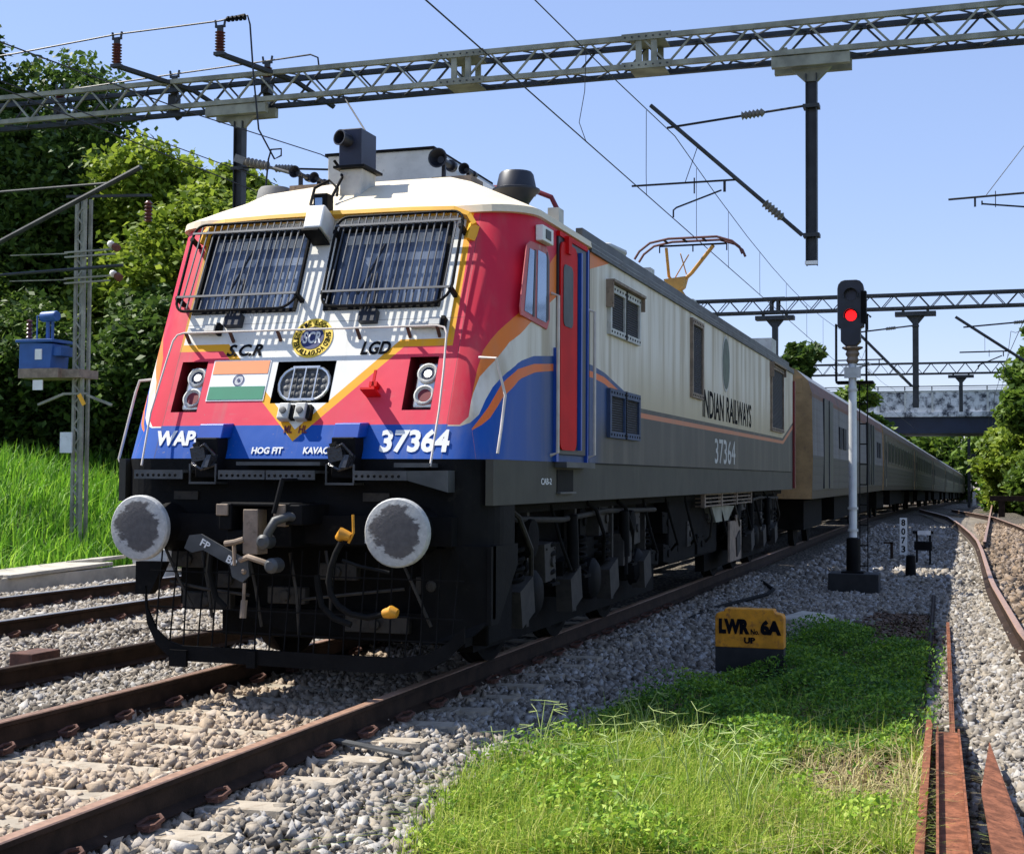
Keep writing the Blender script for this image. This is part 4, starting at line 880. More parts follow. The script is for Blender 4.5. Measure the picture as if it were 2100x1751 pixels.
b = MB(); b.box(1.5, 1.54, 17.7, 17.8, 1.3, 3.3); b.build('end_handrail', MT['deep_red'], loco)
# ---- bogies
def bogie(yc):
    fr = MB()
    for sx in (1, -1):
        xa, xb = sorted((sx*1.08, sx*1.22)); fr.box(xa, xb, yc-2.7, yc+2.7, .72, .92)
        for dy in (-1.85, 0, 1.85): fr.box(xa, xb, yc+dy-.18, yc+dy+.18, .4, .72)
    fr.box(-1.08, 1.08, yc-2.7, yc-2.5, .6, .85); fr.box(-1.08, 1.08, yc+2.5, yc+2.7, .6, .85)
    f = fr.build('bogie_frame', MT['underframe_grime'], loco, bevel=.02)
    for dy in (-1.85, 0, 1.85):
        for sx in (1, -1):
            b = MB(); b.lathe((sx*.80, yc+dy, .546), (sx, 0, 0), [(0, .57), (.035, .57), (.04, .546), (.14, .546), (.145, .48), (.1, .44), (.1, .2), (.15, .18), (.15, .02)], 32); b.build('wheel', MT['underframe_grime'], f, smooth=True)
            b = MB(); b.lathe((sx*1.22, yc+dy, .546), (sx, 0, 0), [(0, .2), (.08, .19), (.12, .14), (.13, .03)], 20); b.box(*sorted((sx*1.2, sx*1.3)), yc+dy-.16, yc+dy+.16, .42, .66); b.build('axle_box', MT['black_steel'], f, smooth=True)
            for q in (-.42, .42):
                b = MB(); pts = [(sx*1.25+.085*math.cos(t), yc+dy+q+.085*math.sin(t), .62+.34*t/(2*math.pi*4.5)) for t in np.linspace(0, 2*math.pi*4.5, 55)]; b.tube(pts, .02, 6); b.box(*sorted((sx*1.13, sx*1.36)), yc+dy+q-.11, yc+dy+q+.11, .585, .61); b.build('coil_spring', MT['underframe_grime'], f, smooth=True)
    for dy in (-.95, .95):
        b = MB(); b.tube([(1.36, yc+dy, 1.15), (1.36, yc+dy+.05, .7)], .05, 10); b.tube([(1.36, yc+dy+.05, .72), (1.36, yc+dy+.06, .52)], .03, 8); b.build('damper', MT['black_steel'], f, smooth=True)
    b = MB()
    for dy in (-2.3, -.9, .45, 1.9):
        b.obox((1.32, yc+dy, .52), (.07, 0, 0), (0, .16, .05), (0, -.03, .14)); b.box(1.2, 1.3, yc+dy+.25, yc+dy+.31, .3, 1.2)
    b.tube([(1.3, yc-2.6, 1.16), (1.34, yc-1.2, 1.12), (1.3, yc+.4, 1.16), (1.33, yc+2.5, 1.13)], .025, 8); b.build_each('brake_rigging', MT['dim_metal'], f)
    b = MB(); b.lathe((1.28, yc-2.1, 1.0), (1, 0, 0), [(0, .16), (.09, .15), (.1, .1)], 18); b.lathe((1.28, yc+1.3, 1.02), (1, 0, 0), [(0, .14), (.09, .13), (.1, .1)], 18); b.build_each('air_reservoir', MT['underframe_grime'], f, smooth=True)
bogie(3.95); bogie(14.3)
b = MB(); b.box(-1.25, 1.25, 7.6, 10.9, .45, 1.28); b.build('transformer_tank', MT['underframe_grime'], loco, bevel=.03)
b = MB()
for z in (1.12, 1.17, 1.22, 1.27): b.box(1.3, 1.42, 9.0, 13.0, z-.012, z+.004)
for y in (9.0, 10.3, 11.6, 13.0): b.box(1.38, 1.43, y-.04, y+.04, 1.1, 1.28)
b.build('cooling_fins', MT['tan_metal'], loco)
b = MB(); b.box(-.7, .7, REAR-.1, REAR+1.05, .75, 3.2); b.build('rear_sun_block', MT['rubber'], loco); b = MB(); b.box(-1.1, 1.1, 17.2, REAR+.5, .5, 1.2); b.build('rear_gap_block', MT['underframe_grime'], loco)  # dark blocks added to stop sun passing the gap behind the locomotive
b = MB(); b.box(-.75, 1.38, .75, 1.3, .28, 1.0); b.box(-1.0, -.75, 1.2, 1.5, .5, 1.0); b.build_each('guard_shade_block', MT['underframe_grime'], loco, bevel=.02)  # dark blocks added to put shade behind the cattle guard
b = MB(); b.box(-1.02, 1.35, .62, .74, .52, 1.0); b.prism([(-.6, .5, .52), (1.3, .5, .52), (1.3, .5, .3), (-.1, .5, .36)], (0, .15, 0)); b.build('guard_shade_plate', MT['underframe_grime'], loco)  # dark filler added so the space behind the guard reads as shaded
b = MB()
for y0, y1 in ((1.3, 7.6), (10.9, 17.0)): b.box(.94, 1.07, y0, y1, .16, 1.2)
b.build_each('bogie_shade_wall', MT['underframe_grime'], loco)  # dark walls added to hide sunlit ballast between the wheels
b = MB(); b.prism([(1.36, 9.86, 1.1), (1.36, 11.76, 1.08), (1.36, 11.2, .88), (1.36, 10.2, .88)], (-.3, 0, 0)); b.build('hopper', MT['galvanised'], loco)
b = MB(); b.box(1.34, 1.37, 11.3, 12.35, .28, .86); b.lathe((1.37, 11.8, .9), (1, 0, 0), [(0, .05), (.02, .05)], 10); b.build('tan_guard_plate', MT['tan_metal'], loco)
b = MB(); b.box(-1.3, 1.3, .8, 17.6, 1.2, 1.29); b.box(-.9, .9, 1.3, 17, .8, 1.2); b.build('underframe', MT['underframe_grime'], loco)

# ---------------- coaches ----------------
def coach_mat(name, upper, lower, band, roofband):
    s = NT(name); t = s.coord('Object'); sp = s.n('ShaderNodeSeparateXYZ'); s.l(t, sp.inputs[0]); z = sp.outputs[2]
    g = s.noise(2.2, 6, .65, scale=(1, 1, .15)); c = s.mix(s.m('GREATER_THAN', z, 1.95), lower, upper)
    c = s.mix(s.m('GREATER_THAN', z, 3.12), c, roofband); c = s.mix(s.m('LESS_THAN', z, 1.25), c, band)
    c = s.mix(s.m('MULTIPLY', s.ss(g, .4, .75), .7), c, (.07, .06, .048)); y = sp.outputs[1]
    rib = s.m('LESS_THAN', s.m('ABSOLUTE', s.m('SUBTRACT', s.m('FRACT', s.m('MULTIPLY', z, 6.)), .5)), .12); s.bump(rib, .02)
    sm = s.m('LESS_THAN', s.m('FRACT', s.m('DIVIDE', y, 2.93)), .012); c = s.mix(s.m('MULTIPLY', sm, .7), c, (.02, .018, .015)); return s.out(c, .6, 0, .25)
MT['coach_grey'] = coach_mat('coach_grey', (.17, .165, .18), (.085, .08, .072), (.06, .045, .027), (.17, .07, .05))
MT['coach_tan'] = coach_mat('coach_tan', (.13, .108, .078), (.075, .07, .054), (.045, .038, .028), (.12, .075, .05))
MT['coach_end'] = mat('coach_end', (.36, .23, .1), .6, 0, .2, 3, .001, 30, dirt=(.2, .13, .07), dcover=.5)
def make_coach(first):
    t = empty('railway_coach', (0, 0, 0), 'x', 'coach', 'coaches of the train')
    L = 23.4; W = 1.6; b = MB()
    prof = [(-W, 1.07), (W, 1.07), (W+.02, 1.9), (W, 3.2), (1.52, 3.45), (1.3, 3.66), (.9, 3.84), (.4, 3.92), (-.4, 3.92), (-.9, 3.84), (-1.3, 3.66), (-1.52, 3.45), (-W, 3.2), (-W-.02, 1.9)]
    n = len(prof); b.add([(x, y, z) for y in (0, L) for x, z in prof], [tuple(range(n)), tuple(range(2*n-1, n-1, -1))]+[(k+n, (k+1) % n+n, (k+1) % n, k) for k in range(n)])
    side = MT['coach_grey'] if first else MT['coach_tan']
    for i in range(len(b.f)): b.m[i] = 0
    b.m[0] = b.m[1] = 2
    for k in range(n):
        if 4 <= k <= 10: b.m[2+k] = 1
    b.build('coach_body', [side, MT['coach_roof'], MT['coach_end']], t)
    b = MB()
    for x in (1, -1):
        b.box(*sorted((x*1.28, x*1.4)), -.012, L+.012, 3.2, 3.5)
    b.build_each('corner_panel', MT['coach_end'] if first else MT['coach_frame'], t)
    if first:
        for y0, y1, z0, z1 in ((2.2, 4.2, 1.27, 3.2), (15.1, 16.6, 1.3, 3.2), (17.2, 18.7, 1.3, 3.2)):
            b = MB(); b.box(1.6, 1.635, y0, y1, z0, z1); d = b.build('luggage_door', MT['black_paint'], t); b = MB(); b.box(1.635, 1.66, (y0+y1)/2-.04, (y0+y1)/2+.04, z0, z1); b.build('door_rib', MT['grey_steel'], d)
        for y0 in (5.9, 7.0, 20.2, 21.4):
            b = MB(); b.box(1.6, 1.635, y0, y0+.75, 2.2, 2.72); b.build('window', MT['vent_mesh'], t)
    else:
        for i in range(9):
            y0 = 2.4+i*2.15; b = MB(); b.box(1.6, 1.635, y0-.06, y0+1.36, 2.09, 2.91); wf_ = b.build('window', MT['coach_frame'], t); b = MB(); b.box(1.61, 1.64, y0, y0+1.3, 2.15, 2.85); b.build('pane', MT['windowdark'], wf_)
        for y0 in (.6, 22.0):
            b = MB(); b.box(1.6, 1.635, y0, y0+.8, 1.2, 3.1); dr_ = b.build('door', MT['coach_frame'], t); b = MB(); b.box(1.635, 1.64, y0+.2, y0+.6, 2.2, 2.85); b.build('door_window', MT['windowdark'], dr_); b = MB(); b.tube([(1.64, y0-.08, 1.5), (1.68, y0-.08, 1.52), (1.68, y0-.08, 2.5), (1.64, y0-.08, 2.52)], .015, 5); b.build('door_handrail', MT['grey_steel'], dr_)
    b = MB(); b.box(-.6, .6, -.66, 0, 1.15, 3.3); b.build('gangway', MT['rubber'], t)
    for y in (4.0, 19.4):
        b = MB(); b.box(-1.2, 1.2, y-1.9, y+1.9, .38, 1.0)
        for dy in (-1.28, 1.28):
            for x in (-.83, .83): b.lathe((x, y+dy, .46), (1 if x > 0 else -1, 0, 0), [(0, .46), (.12, .46), (.12, .1)], 18)
        b.build('bogie', MT['underframe_grime'], t)
    b = MB(); b.box(-1.35, 1.35, 7.5, 15.5, .45, 1.05); b.build('equipment_box', MT['underframe_grime'], t)
    b = MB()
    for y in (6, 12, 18): b.box(-.6, .6, y-.6, y+.6, 3.9, 4.0)
    b.build('roof_vent', MT['coach_roof'], t)
    return t
MT['coach_frame'] = mat('coach_frame', (.1, .09, .075), .5)
MT['windowdark'] = mat('windowdark', (.015, .016, .018), .5, 0, .2, 3, spec=.15)
ORD = ['first', 'second', 'third', 'fourth', 'fifth', 'sixth', 'seventh', 'eighth', 'ninth', 'tenth', 'eleventh', 'twelfth', 'thirteenth', 'fourteenth', 'fifteenth', 'sixteenth', 'seventeenth', 'eighteenth', 'nineteenth', 'twentieth']
c0 = make_coach(True); c1 = make_coach(False); y = 19.65
for i in range(20):
    o = c0 if i == 0 else c1 if i == 1 else copy_tree(c1)
    a = Vector((px_(y)+.03, y, pz_(y))); b_ = Vector((px_(y+23.4)+.03, y+23.4, pz_(y+23.4))); d = b_-a
    o.location = a; o.rotation_euler = (math.asin(d.z/d.length), 0, -math.atan2(d.x, d.y))
    o['label'] = 'grey power coach with dark luggage doors coupled right behind the locomotive' if i == 0 else ORD[i]+' coach of the long train counted back from the locomotive, dusty tan with grey roof'
    y += 24.1

# ---------------- overhead line gantries ----------------
def gantry(y, x0, x1, z0, z1, dep, joints, label, detail=True, caps=(), pitch=.9):
    zg = 0; t = empty('overhead_gantry', (x0, y, z0), label, 'gantry', 'lattice gantries across the tracks')
    m = MT['galvanised'] if detail else MT['galvanised_dark']; cw = .085 if detail else .09
    for nm, yy, zz in (('top_chord', y, z1), ('top_chord', y+dep, z1), ('bottom_chord', y, z0), ('bottom_chord', y+dep, z0)):
        MB().bar((x0, yy, zz), (x1, yy, zz), cw, cw).build(nm, m if yy == y else MT['galvanised_dark'], t)  # rear chords take the darker steel: their shade is put into the colour
    n = int((x1-x0)/pitch)
    for yy in (y, y+dep):
        b = MB()
        for i in range(n):
            a = x0+i*pitch; b.bar((a, yy, z0), (a+pitch/2, yy, z1), .03, .035, up=(0, 1, 0)); b.bar((a+pitch/2, yy, z1), (a+pitch, yy, z0), .03, .035, up=(0, 1, 0))
        b.build('lattice', m if yy == y else MT['galvanised_dark'], t)  # rear lattice likewise carries its shade in a darker material
    for zz in (z0, z1):
        b = MB()
        for i in range(n):
            a = x0+i*pitch; b.bar((a, y, zz), (a+pitch/2, y+dep, zz), .022, .022); b.bar((a+pitch/2, y+dep, zz), (a+pitch, y, zz), .022, .022)
        b.build('cross_lattice', MT['galvanised_dark'], t)
    for jx in joints:
        b = MB()
        for dx in (-.13, .13):
            for yy in (y-.01, y+dep+.01): b.bar((jx+dx, yy, z0), (jx+dx, yy, z1), .1, .04, up=(0, 1, 0))
        for zz in (z0, z1):
            b.box(jx-.42, jx+.42, y-.055, y-.035, zz-.055, zz+.06); b.box(jx-.3, jx+.3, y, y+dep, zz-.05, zz-.03)
        b.build('joint_plate', m, t)
        if detail:
            b = MB()
            for zz in (z0, z1):
                for i in range(7): b.lathe((jx-.36+.12*i, y-.055, zz+.0), (0, -1, 0), [(0, .016), (.015, .014)], 6)
            b.build_each('joint_bolts', MT['galvanised_dark'], t)
    return t
ga = gantry(13.95, -19, 14.5, 8.36, 8.84, .5, (-3.76, -.46, 6.5), 'near lattice gantry spanning the tracks high above the locomotive')
def ins(b, p, d, n, r, L, r0=.03):
    b.lathe(p, d, [(0, r0)]+[(L*(i+.5)/(2*n), (r if i % 2 else r*.55)) for i in range(2*n)]+[(L, r0)], 14)
def drop_mast(x, y, ztop, zbot, gan, label=None):
    b = MB(); b.box(x-.09, x-.075, y+.1, y+.28, zbot, ztop-.3); b.box(x+.075, x+.09, y+.1, y+.28, zbot, ztop-.3); b.box(x-.075, x+.075, y+.18, y+.2, zbot, ztop-.3)
    o = b.build('drop_post', MT['galvanised_dark'], gan)
    b = MB(); b.box(x-.62, x+.62, y-.02, y+.1, ztop-.2, ztop-.03); b.box(x-.62, x+.62, y+.38, y+.5, ztop-.2, ztop-.03); b.prism([(x-.32, y+.15, ztop-.2), (x+.32, y+.15, ztop-.2), (x+.1, y+.15, ztop-.42), (x-.1, y+.15, ztop-.42)], (0, .08, 0)); b.box(x-.45, x-.37, y, y+.5, ztop-.03, ztop+.12); b.box(x+.37, x+.45, y, y+.5, ztop-.03, ztop+.12)
    b.build('cap_beam', MT['galvanised'], o); b = MB(); b.box(x-.1, x+.1, y+.09, y+.11, zbot, zbot+.06); b.build('post_foot', MT['white_paint'], o); return o
def cantilever(x, y, s_, zt, zb, reach, contact_x, contact_z, label, zc=None, thick=1.):
    """bracket hung on a post at x; s_ = -1 to the left"""
    t = empty('cantilever_bracket', (x, y, zb), label, 'cantilever', 'insulated brackets holding the overhead wires'); e = x+s_*reach; zc = zc or zt
    b = MB(); b.box(x-.13, x+.13, y+.08, y+.3, zt-.03, zt+.03); b.box(x-.13, x+.13, y+.08, y+.3, zb-.03, zb+.03); b.build_each('clamp', MT['galvanised_dark'], t)
    A = Vector((x+s_*.12, y+.1, zt)); apex = Vector((e+.28*s_*-1, y, zt-.22)); B = Vector((x+s_*.14, y+.1, zb)); tip = Vector((e, y, zt+.18))
    b = MB(); b.tube([A, apex], .02*thick, 6); b.build('top_tie', MT['wire'], t); b = MB(); d = (apex-A); ins(b, A+d*.28, d, 6, .075, .38); b.build('insulator', MT['insulator_grey'], t, smooth=True)
    b = MB(); b.tube([B, tip], .034*thick, 8); b.build('bracket_tube', MT['galvanised_dark'], t, smooth=True); b = MB(); d = (tip-B); ins(b, B+d.normalized()*.42, d, 6, .08, .4, .045); b.build('insulator', MT['insulator_grey'], t, smooth=True)
    k = .42; P = B+(tip-B)*k
    b = MB(); b.tube([P, (P.x+s_*1.75, y-.02, P.z-.02)], .018*thick, 6); b.bar((P.x+s_*.2, y, P.z), (P.x+s_*.2, y, P.z-.2), .04, .03); b.bar((P.x+s_*.7, y, P.z-.2), (P.x+s_*.7, y, P.z+.06), .02, .02); b.build('register_tube', MT['wire'], t)
    b = MB(); b.tube([(P.x+s_*.25, y, P.z-.17), (contact_x-s_*.05, y, contact_z+.16), (contact_x, y, contact_z+.12), (contact_x, y, contact_z)], .015*thick, 6); b.build('steady_arm', MT['wire'], t)
    b = MB(); b.tube([P+(tip-P)*.45, (P.x+s_*.85, y, P.z)], .007, 5); b.build('stay_wire', MT['wire'], t)
    return t
drop_mast(2.23, 13.95, 8.33, 4.92, ga); cantilever(2.23, 13.95, -1, 7.5, 5.4, 2.62, .0, 5.78, 'cantilever bracket on the long drop post right of the locomotive pantograph')
drop_mast(-8.2, 13.95, 8.33, 4.8, ga); cantilever(-8.2, 13.95, 1, 7.15, 5.3, 2.75, -5.5, 5.75, 'cantilever bracket on the drop post left of the cab roof')
b = MB(); ins(b, (-7.95, 13.9, 7.22), (1, -.05, -.25), 6, .09, .5, .06); b.bar((-8.15, 13.9, 7.3), (-7.95, 13.9, 7.22), .1, .14); b.tube([(-7.5, 13.9, 7.1), (-6.4, 13.9, 6.75)], .03, 8); b.build('spare_insulator', MT['insulator_grey'], ga, smooth=True)
# far-left bracket seen partly
t = empty('cantilever_bracket', (-14.5, 13.5, 5.6), 'long sloping cantilever bracket crossing the tree at far left edge', 'cantilever', 'insulated brackets holding the overhead wires')
b = MB(); b.tube([(-15.5, 13.5, 4.9), (-9.9, 13.5, 7.16)], .05, 8); b.build('bracket_tube', MT['galvanised_dark'], t, smooth=True)
b = MB(); b.tube([(-15.5, 13.5, 6.85), (-10.6, 13.5, 6.9)], .025, 8); b.build('top_tie', MT['galvanised_dark'], t); b = MB(); b.tube([(-15.5, 13.5, 5.2), (-10.25, 13.5, 5.35)], .03, 8); b.build('register_tube', MT['galvanised_dark'], t)
# busbar insulators on the near gantry
def post_insulator(x, y, zf, zt, arm, label):
    t = empty('post_insulator', (x, y, zf), label, 'insulator', 'post insulators on the near gantry')
    b = MB(); ins(b, (x, y, zf), (0, 0, 1), 7, .095, zt-zf, .05); b.build('insulator_sheds', MT['insulator_brown'], t, smooth=True)
    b = MB(); b.box(x-.1, x+.1, y-.06, y+.06, zf-.06, zf); b.box(x-.05, x+.05, y-.03, y+.03, zt, zt+.1); b.bar((x-.08, y, zt+.1), (x-.1, y, zt+.22), .03, .03); b.bar((x+.08, y, zt+.1), (x+.1, y, zt+.22), .03, .03); b.box(x-.1, x+.1, y-.02, y+.02, zt+.08, zt+.12); b.build_each('wire_clamp', MT['galvanised_dark'], t)
    b = MB()
    if arm: b.bar((x+.0, y, zf-.03), (x+.95, y+1.1, 8.75), .12, .07); b.bar((x+.95, y+1.1, 8.75), (x+1.5, y+1.6, 8.35), .1, .06)
    else: b.box(x-.08, x+.08, y-.1, y+.1, zf-.3, zf-.06); b.prism([(x-.1, y, zf-.3), (x+.1, y, zf-.3), (x+.15, y, zf-.45), (x+.05, y, zf-.5)], (0, .05, 0))
    b.build('bracket', MT['galvanised_dark'], t); return t
post_insulator(-10.25, 13.2, 9.02, 9.4, True, 'brown ribbed insulator on an arm above the gantry, nearest the upper left tree')
post_insulator(-8.1, 13.2, 9.05, 9.42, True, 'brown ribbed insulator on an arm above the left drop post')
post_insulator(-12.5, 14.6, 8.8, 9.0, False, 'dark post insulator behind the gantry beam at far left'); post_insulator(-9.9, 14.6, 8.8, 9.05, False, 'dark post insulator behind the gantry beam between the two raised ones'); post_insulator(-7.9, 14.6, 8.95, 9.15, False, 'dark post insulator behind the gantry beam near the jumper bend')
drop_mast(9.9, 13.95, 8.33, 5.0, ga)
g2 = gantry(46, -12, 16, 7.98, 8.5, .5, (-2.55,), 'second lattice gantry behind the red signal head', False, pitch=.9)
def far_post(g, x, y, zt, zb):
    b = MB(); b.box(x-.11, x+.11, y+.15, y+.4, zb, zt-.35); b.box(x-.75, x+.75, y, y+.5, zt-.22, zt-.06); b.prism([(x-.35, y+.2, zt-.22), (x+.35, y+.2, zt-.22), (x+.12, y+.2, zt-.5), (x-.12, y+.2, zt-.5)], (0, .1, 0)); b.box(x-.5, x-.4, y+.1, y+.3, zt-.06, zt+.05); b.box(x+.4, x+.5, y+.1, y+.3, zt-.06, zt+.05); return b.build('drop_post', MT['galvanised_dark'], g)
far_post(g2, 2.75, 46, 7.9, 4.2); far_post(g2, -2.55, 46, 7.9, 5.2)
cantilever(2.75, 46, -1, 7.3, 5.0, 2.5, .3, 5.55, 'cantilever bracket hanging behind the signal head from the second gantry', thick=1.6)
g3 = gantry(80, -14, 18, 7.95, 8.6, .5, (), 'third lattice gantry above the bridge parapet', False, pitch=1.0); far_post(g3, 4.25, 80, 7.9, 5.6)
cantilever(7.6, 46, -1, 7.4, 5.3, 3.4, 5.0, 5.6, 'cantilever bracket against the right trees under the second gantry', thick=1.6)
t = empty('cantilever_bracket', (5.7, 20, 6.5), 'small horizontal registration arm entering at the right edge of the view', 'cantilever', 'insulated brackets holding the overhead wires')
b = MB(); b.tube([(4.27, 20, 7.0), (5.67, 20, 7.05), (7.8, 20, 7.12)], .022, 6); b.build('register_tube', MT['wire'], t); b = MB(); b.bar((4.77, 20, 7.02), (4.77, 20, 6.83), .04, .03); b.bar((4.9, 20, 6.86), (4.9, 20, 6.94), .03, .02); b.build('drop_bracket', MT['galvanised_dark'], t); b = MB(); b.tube([(4.9, 20, 6.88), (5.67, 20, 6.78), (6.3, 20, 6.7)], .018, 6); b.build('steady_arm', MT['wire'], t); b = MB(); b.tube([(4.98, 20, 7.05), (5.67, 20, 7.96), (6.4, 20, 8.9)], .008, 5); b.build('stay_wire', MT['wire'], t); b = MB(); b.bar((5.15, 20, 6.8), (5.15, 20, 7.12), .016, .016); b.build('hanger', MT['wire'], t)
b = MB(); b.box(7.75, 7.95, 20.1, 20.35, -.4, 8.5); o = b.build('overhead_mast', MT['galvanised_dark']); tag(top(o), 'overhead line mast just beyond the right edge of the view', 'mast')
# ---------------- wires ----------------
def wire(name, pts, r, label, group=None, parent=None):
    o = MB().tube(pts, r, 5).build(name, MT['wire'], parent, smooth=True)
    if parent is None: tag(top(o, pts[0]), label, 'wire', group)
    return o
def line(xf, zf, y0, y1, step, nm, r, label, group):
    ys = np.arange(y0, y1+.1, step); return wire(nm, [(xf(q), q, zf(q)+pz_(q)) for q in ys], r, label, group)
def sag(q, base, depth, y0=13.9, span=32.): u = ((q-y0)/span) % 1.; return base-depth*4*u*(1-u)
GW = 'overhead wires running along the tracks'
line(lambda q: px_(q)+.0, lambda q: 5.75, -14, 300, 8, 'contact_wire', .0085, 'contact wire directly above the locomotive roof touching the raised pantograph', GW)
line(lambda q: px_(q)+.02*math.cos(q/9), lambda q: sag(q, 7.15, .45), -14, 300, 4, 'catenary_wire', .008, 'catenary wire carrying the droppers above the locomotive', GW)
for q in (-6, 2, 8.6, 11.9, 16, 19.5, 24, 29, 34, 39, 44, 50, 56):
    zt = sag(q, 7.15, .45); bend = .18 if abs(q-8.6) < .1 else .0
    wire('dropper', [(0, q-bend*.2, zt+pz_(q)), (-.05, q-bend, (zt+5.75)/2), (0, q, 5.75+pz_(q))], .005, 'dropper wire between catenary and contact wire over the main track, at %d metres along' % (q+10) if 0 else None, 'x') if 0 else None
cat = [o for o in bpy.data.objects if o.name.startswith('catenary_wire')][0]
for q in (-6, 2, 8.4, 11.9, 16, 19.5, 24, 29, 34, 39, 44, 50, 56):
    zt = sag(q, 7.15, .45); bend = .12 if abs(q-8.4) < .1 else 0
    wire('dropper', [(0, q, zt+pz_(q)), (-bend*.4, q+bend, (zt*.6+5.75*.4)), (-bend, q+bend, (zt*.25+5.75*.75)), (0, q+.03, 5.75+pz_(q))], .0055, None, parent=cat)
line(lambda q: -5.5+px_(q), lambda q: 5.72, -4, 300, 8, 'contact_wire', .0085, 'lowest wire over the parallel left track passing in front of the trees', GW)
line(lambda q: -5.5+px_(q), lambda q: sag(q, 6.95, .85), -4, 300, 4, 'catenary_wire', .009, 'sagging catenary wire over the parallel left track starting at the upper left corner', GW)
line(lambda q: -6.6+px_(q), lambda q: sag(q, 6.5, .3), 0, 200, 4, 'feeder_wire', .008, 'feeder wire just left of the left track catenary', GW)
line(lambda q: px_(q)+6.3-(q/90), lambda q: 5.6, 14, 300, 8, 'contact_wire', .010, 'contact wire above the curved siding at the right edge', GW)
line(lambda q: px_(q)+6.6-(q/90), lambda q: sag(q, 7.0, 1.1), 14, 300, 4, 'catenary_wire', .010, 'catenary wire above the curved siding at the right edge', GW)
wire('jumper_wire', [(-14.5, 13.2, 9.35), (-12.5, 13.2, 9.42), (-10.25, 13.2, 9.58), (-9.1, 13.2, 9.6), (-8.1, 13.2, 9.62), (-7.8, 13.2, 9.66), (-7.55, 13.2, 9.66), (-7.5, 13.2, 9.5), (-7.42, 13.2, 8.6), (-7.3, 13.2, 7.6), (-6.98, 13.2, 7.05), (-6.85, 13.2, 7.1), (-6.85, 13.2, 7.22), (-7.05, 13.2, 7.22), (-7.1, 13.2, 7.05), (-7.18, 13.2, 6.2)], .017, 'black jumper wire over the raised brown insulators that bends down behind the cab roof')
b = MB(); b.tube([(-7.98, 13.2, 9.63), (-7.6, 13.2, 9.67)], .035, 6)
for i in range(5): b.lathe((-7.95+.08*i, 13.2, 9.635), (1, 0, 0), [(0, .055), (.03, .055)], 8)
o = b.build('wire_connector', MT['black_steel']); tag(top(o), 'bolted black connector on the jumper wire above the left drop post', 'connector')
wire('jumper_wire', [(-14.5, 14.6, 9.02), (-12.5, 14.6, 9.08), (-9.9, 14.6, 9.2), (-7.9, 14.6, 9.28), (-7.0, 14.6, 9.32), (-6.85, 14.6, 9.25), (-6.8, 14.6, 8.9)], .017, 'second jumper wire running behind the gantry beam over dark insulators')
wire('hanger_wire', [(-6.1, 14, 8.4), (-5.4, 13.6, 7.5), (-5.0, 13.2, 6.9)], .015, 'short slanting wire ending behind the black horn box on the cab roof')

# ---------------- bridge ----------------
br = empty('road_bridge', (3, 104, -1), 'concrete road bridge with stained white parapet and dark girder crossing behind the train', 'bridge')
BY = 102
MB().box(-26, 30, BY, BY+9, 6.25, 6.6).build('deck_edge', MT['bridge_white'], br); MB().box(-26, 30, BY+.15, BY+.4, 6.6, 8.15).build('parapet', MT['bridge_white'], br)
b = MB()
for i in range(29): b.box(-26+2*i, -25.85+2*i, BY+.1, BY+.45, 6.6, 8.2)
b.box(-26, 30, BY+.1, BY+.45, 8.15, 8.28); b.build('parapet_posts', MT['pale_grey_paint'], br)
b = MB(); b.box(-26, 30, BY+.2, BY+.3, 8.55, 8.62); b.box(-26, 30, BY+.2, BY+.3, 8.4, 8.44)
for i in range(29): b.box(-26+2*i, -25.92+2*i, BY+.2, BY+.3, 8.28, 8.6)
b.build('bridge_railing', MT['galvanised_dark'], br)
MB().box(-26, 30, BY+.3, BY+8.7, 5.0, 6.25).build('girder', MT['bridge_navy'], br)
MB().box(10.5, 12, BY+.5, BY+8.5, -1.5, 5.0).build('pier', MT['concrete'], br); MB().box(-12, -10.5, BY+.5, BY+8.5, -1.5, 5.0).build('pier', MT['concrete'], br)
# ---------------- signal ----------------
SGX, SGY = 2.9, 13.7
sg = empty('railway_signal', (SGX, SGY, -.27), 'colour light signal showing red on a silver post beside the train', 'signal')
b = MB(); b.box(SGX-.36, SGX+.4, SGY-.25, SGY+.3, -.35, .02); b.build('concrete_base', MT['marker_black'], sg, bevel=.015)
b = MB(); b.box(SGX-.17, SGX+.17, SGY-.17, SGY+.17, .02, .05); b.lathe((SGX-.0, SGY, .05), (0, 0, 1), [(0, .105), (.5, .1), (.52, .07)], 16); b.build('base_sleeve', MT['black_steel'], sg, smooth=True)
b = MB(); b.lathe((SGX, SGY, .55), (0, 0, 1), [(0, .062), (2.75, .062)], 18); b.build('post', MT['silver_paint'], sg, smooth=True)
b = MB()
for z in (.66, 1.0, 2.85, 3.1): b.lathe((SGX, SGY, z), (0, 0, 1), [(0, .08), (.04, .08)], 16)
b.build('post_band', MT['pale_grey_paint'], sg, smooth=True)
b = MB(); b.lathe((SGX, SGY, 3.28), (0, 0, 1), [(0, .07), (.05, .1), (.1, .08), (.15, .11), (.2, .09), (.24, .16), (.26, .16)], 16); b.build('post_cap', MT['tan_metal'], sg, smooth=True)
HX = SGX-.02; pl = []
for cx, cz, a0 in ((HX+.1, 4.5, 90), (HX+.12, 3.95, 0)):
    pass
b = MB(); W2 = .2; pl = [(HX-W2, 3.85), (HX-W2, 4.45)]+[(HX-W2+.11-.11*math.cos(R(a)), 4.45+.13*math.sin(R(a))) for a in (30, 60, 90)]+[(HX+W2-.11+.11*math.sin(R(a)), 4.45+.13*math.cos(R(a))) for a in (0, 30, 60)]+[(HX+W2, 4.45), (HX+W2, 3.85), (HX+.15, 3.83), (HX+.15, 3.62), (HX+.08, 3.55), (HX-.08, 3.55), (HX-.15, 3.62), (HX-.15, 3.83)]
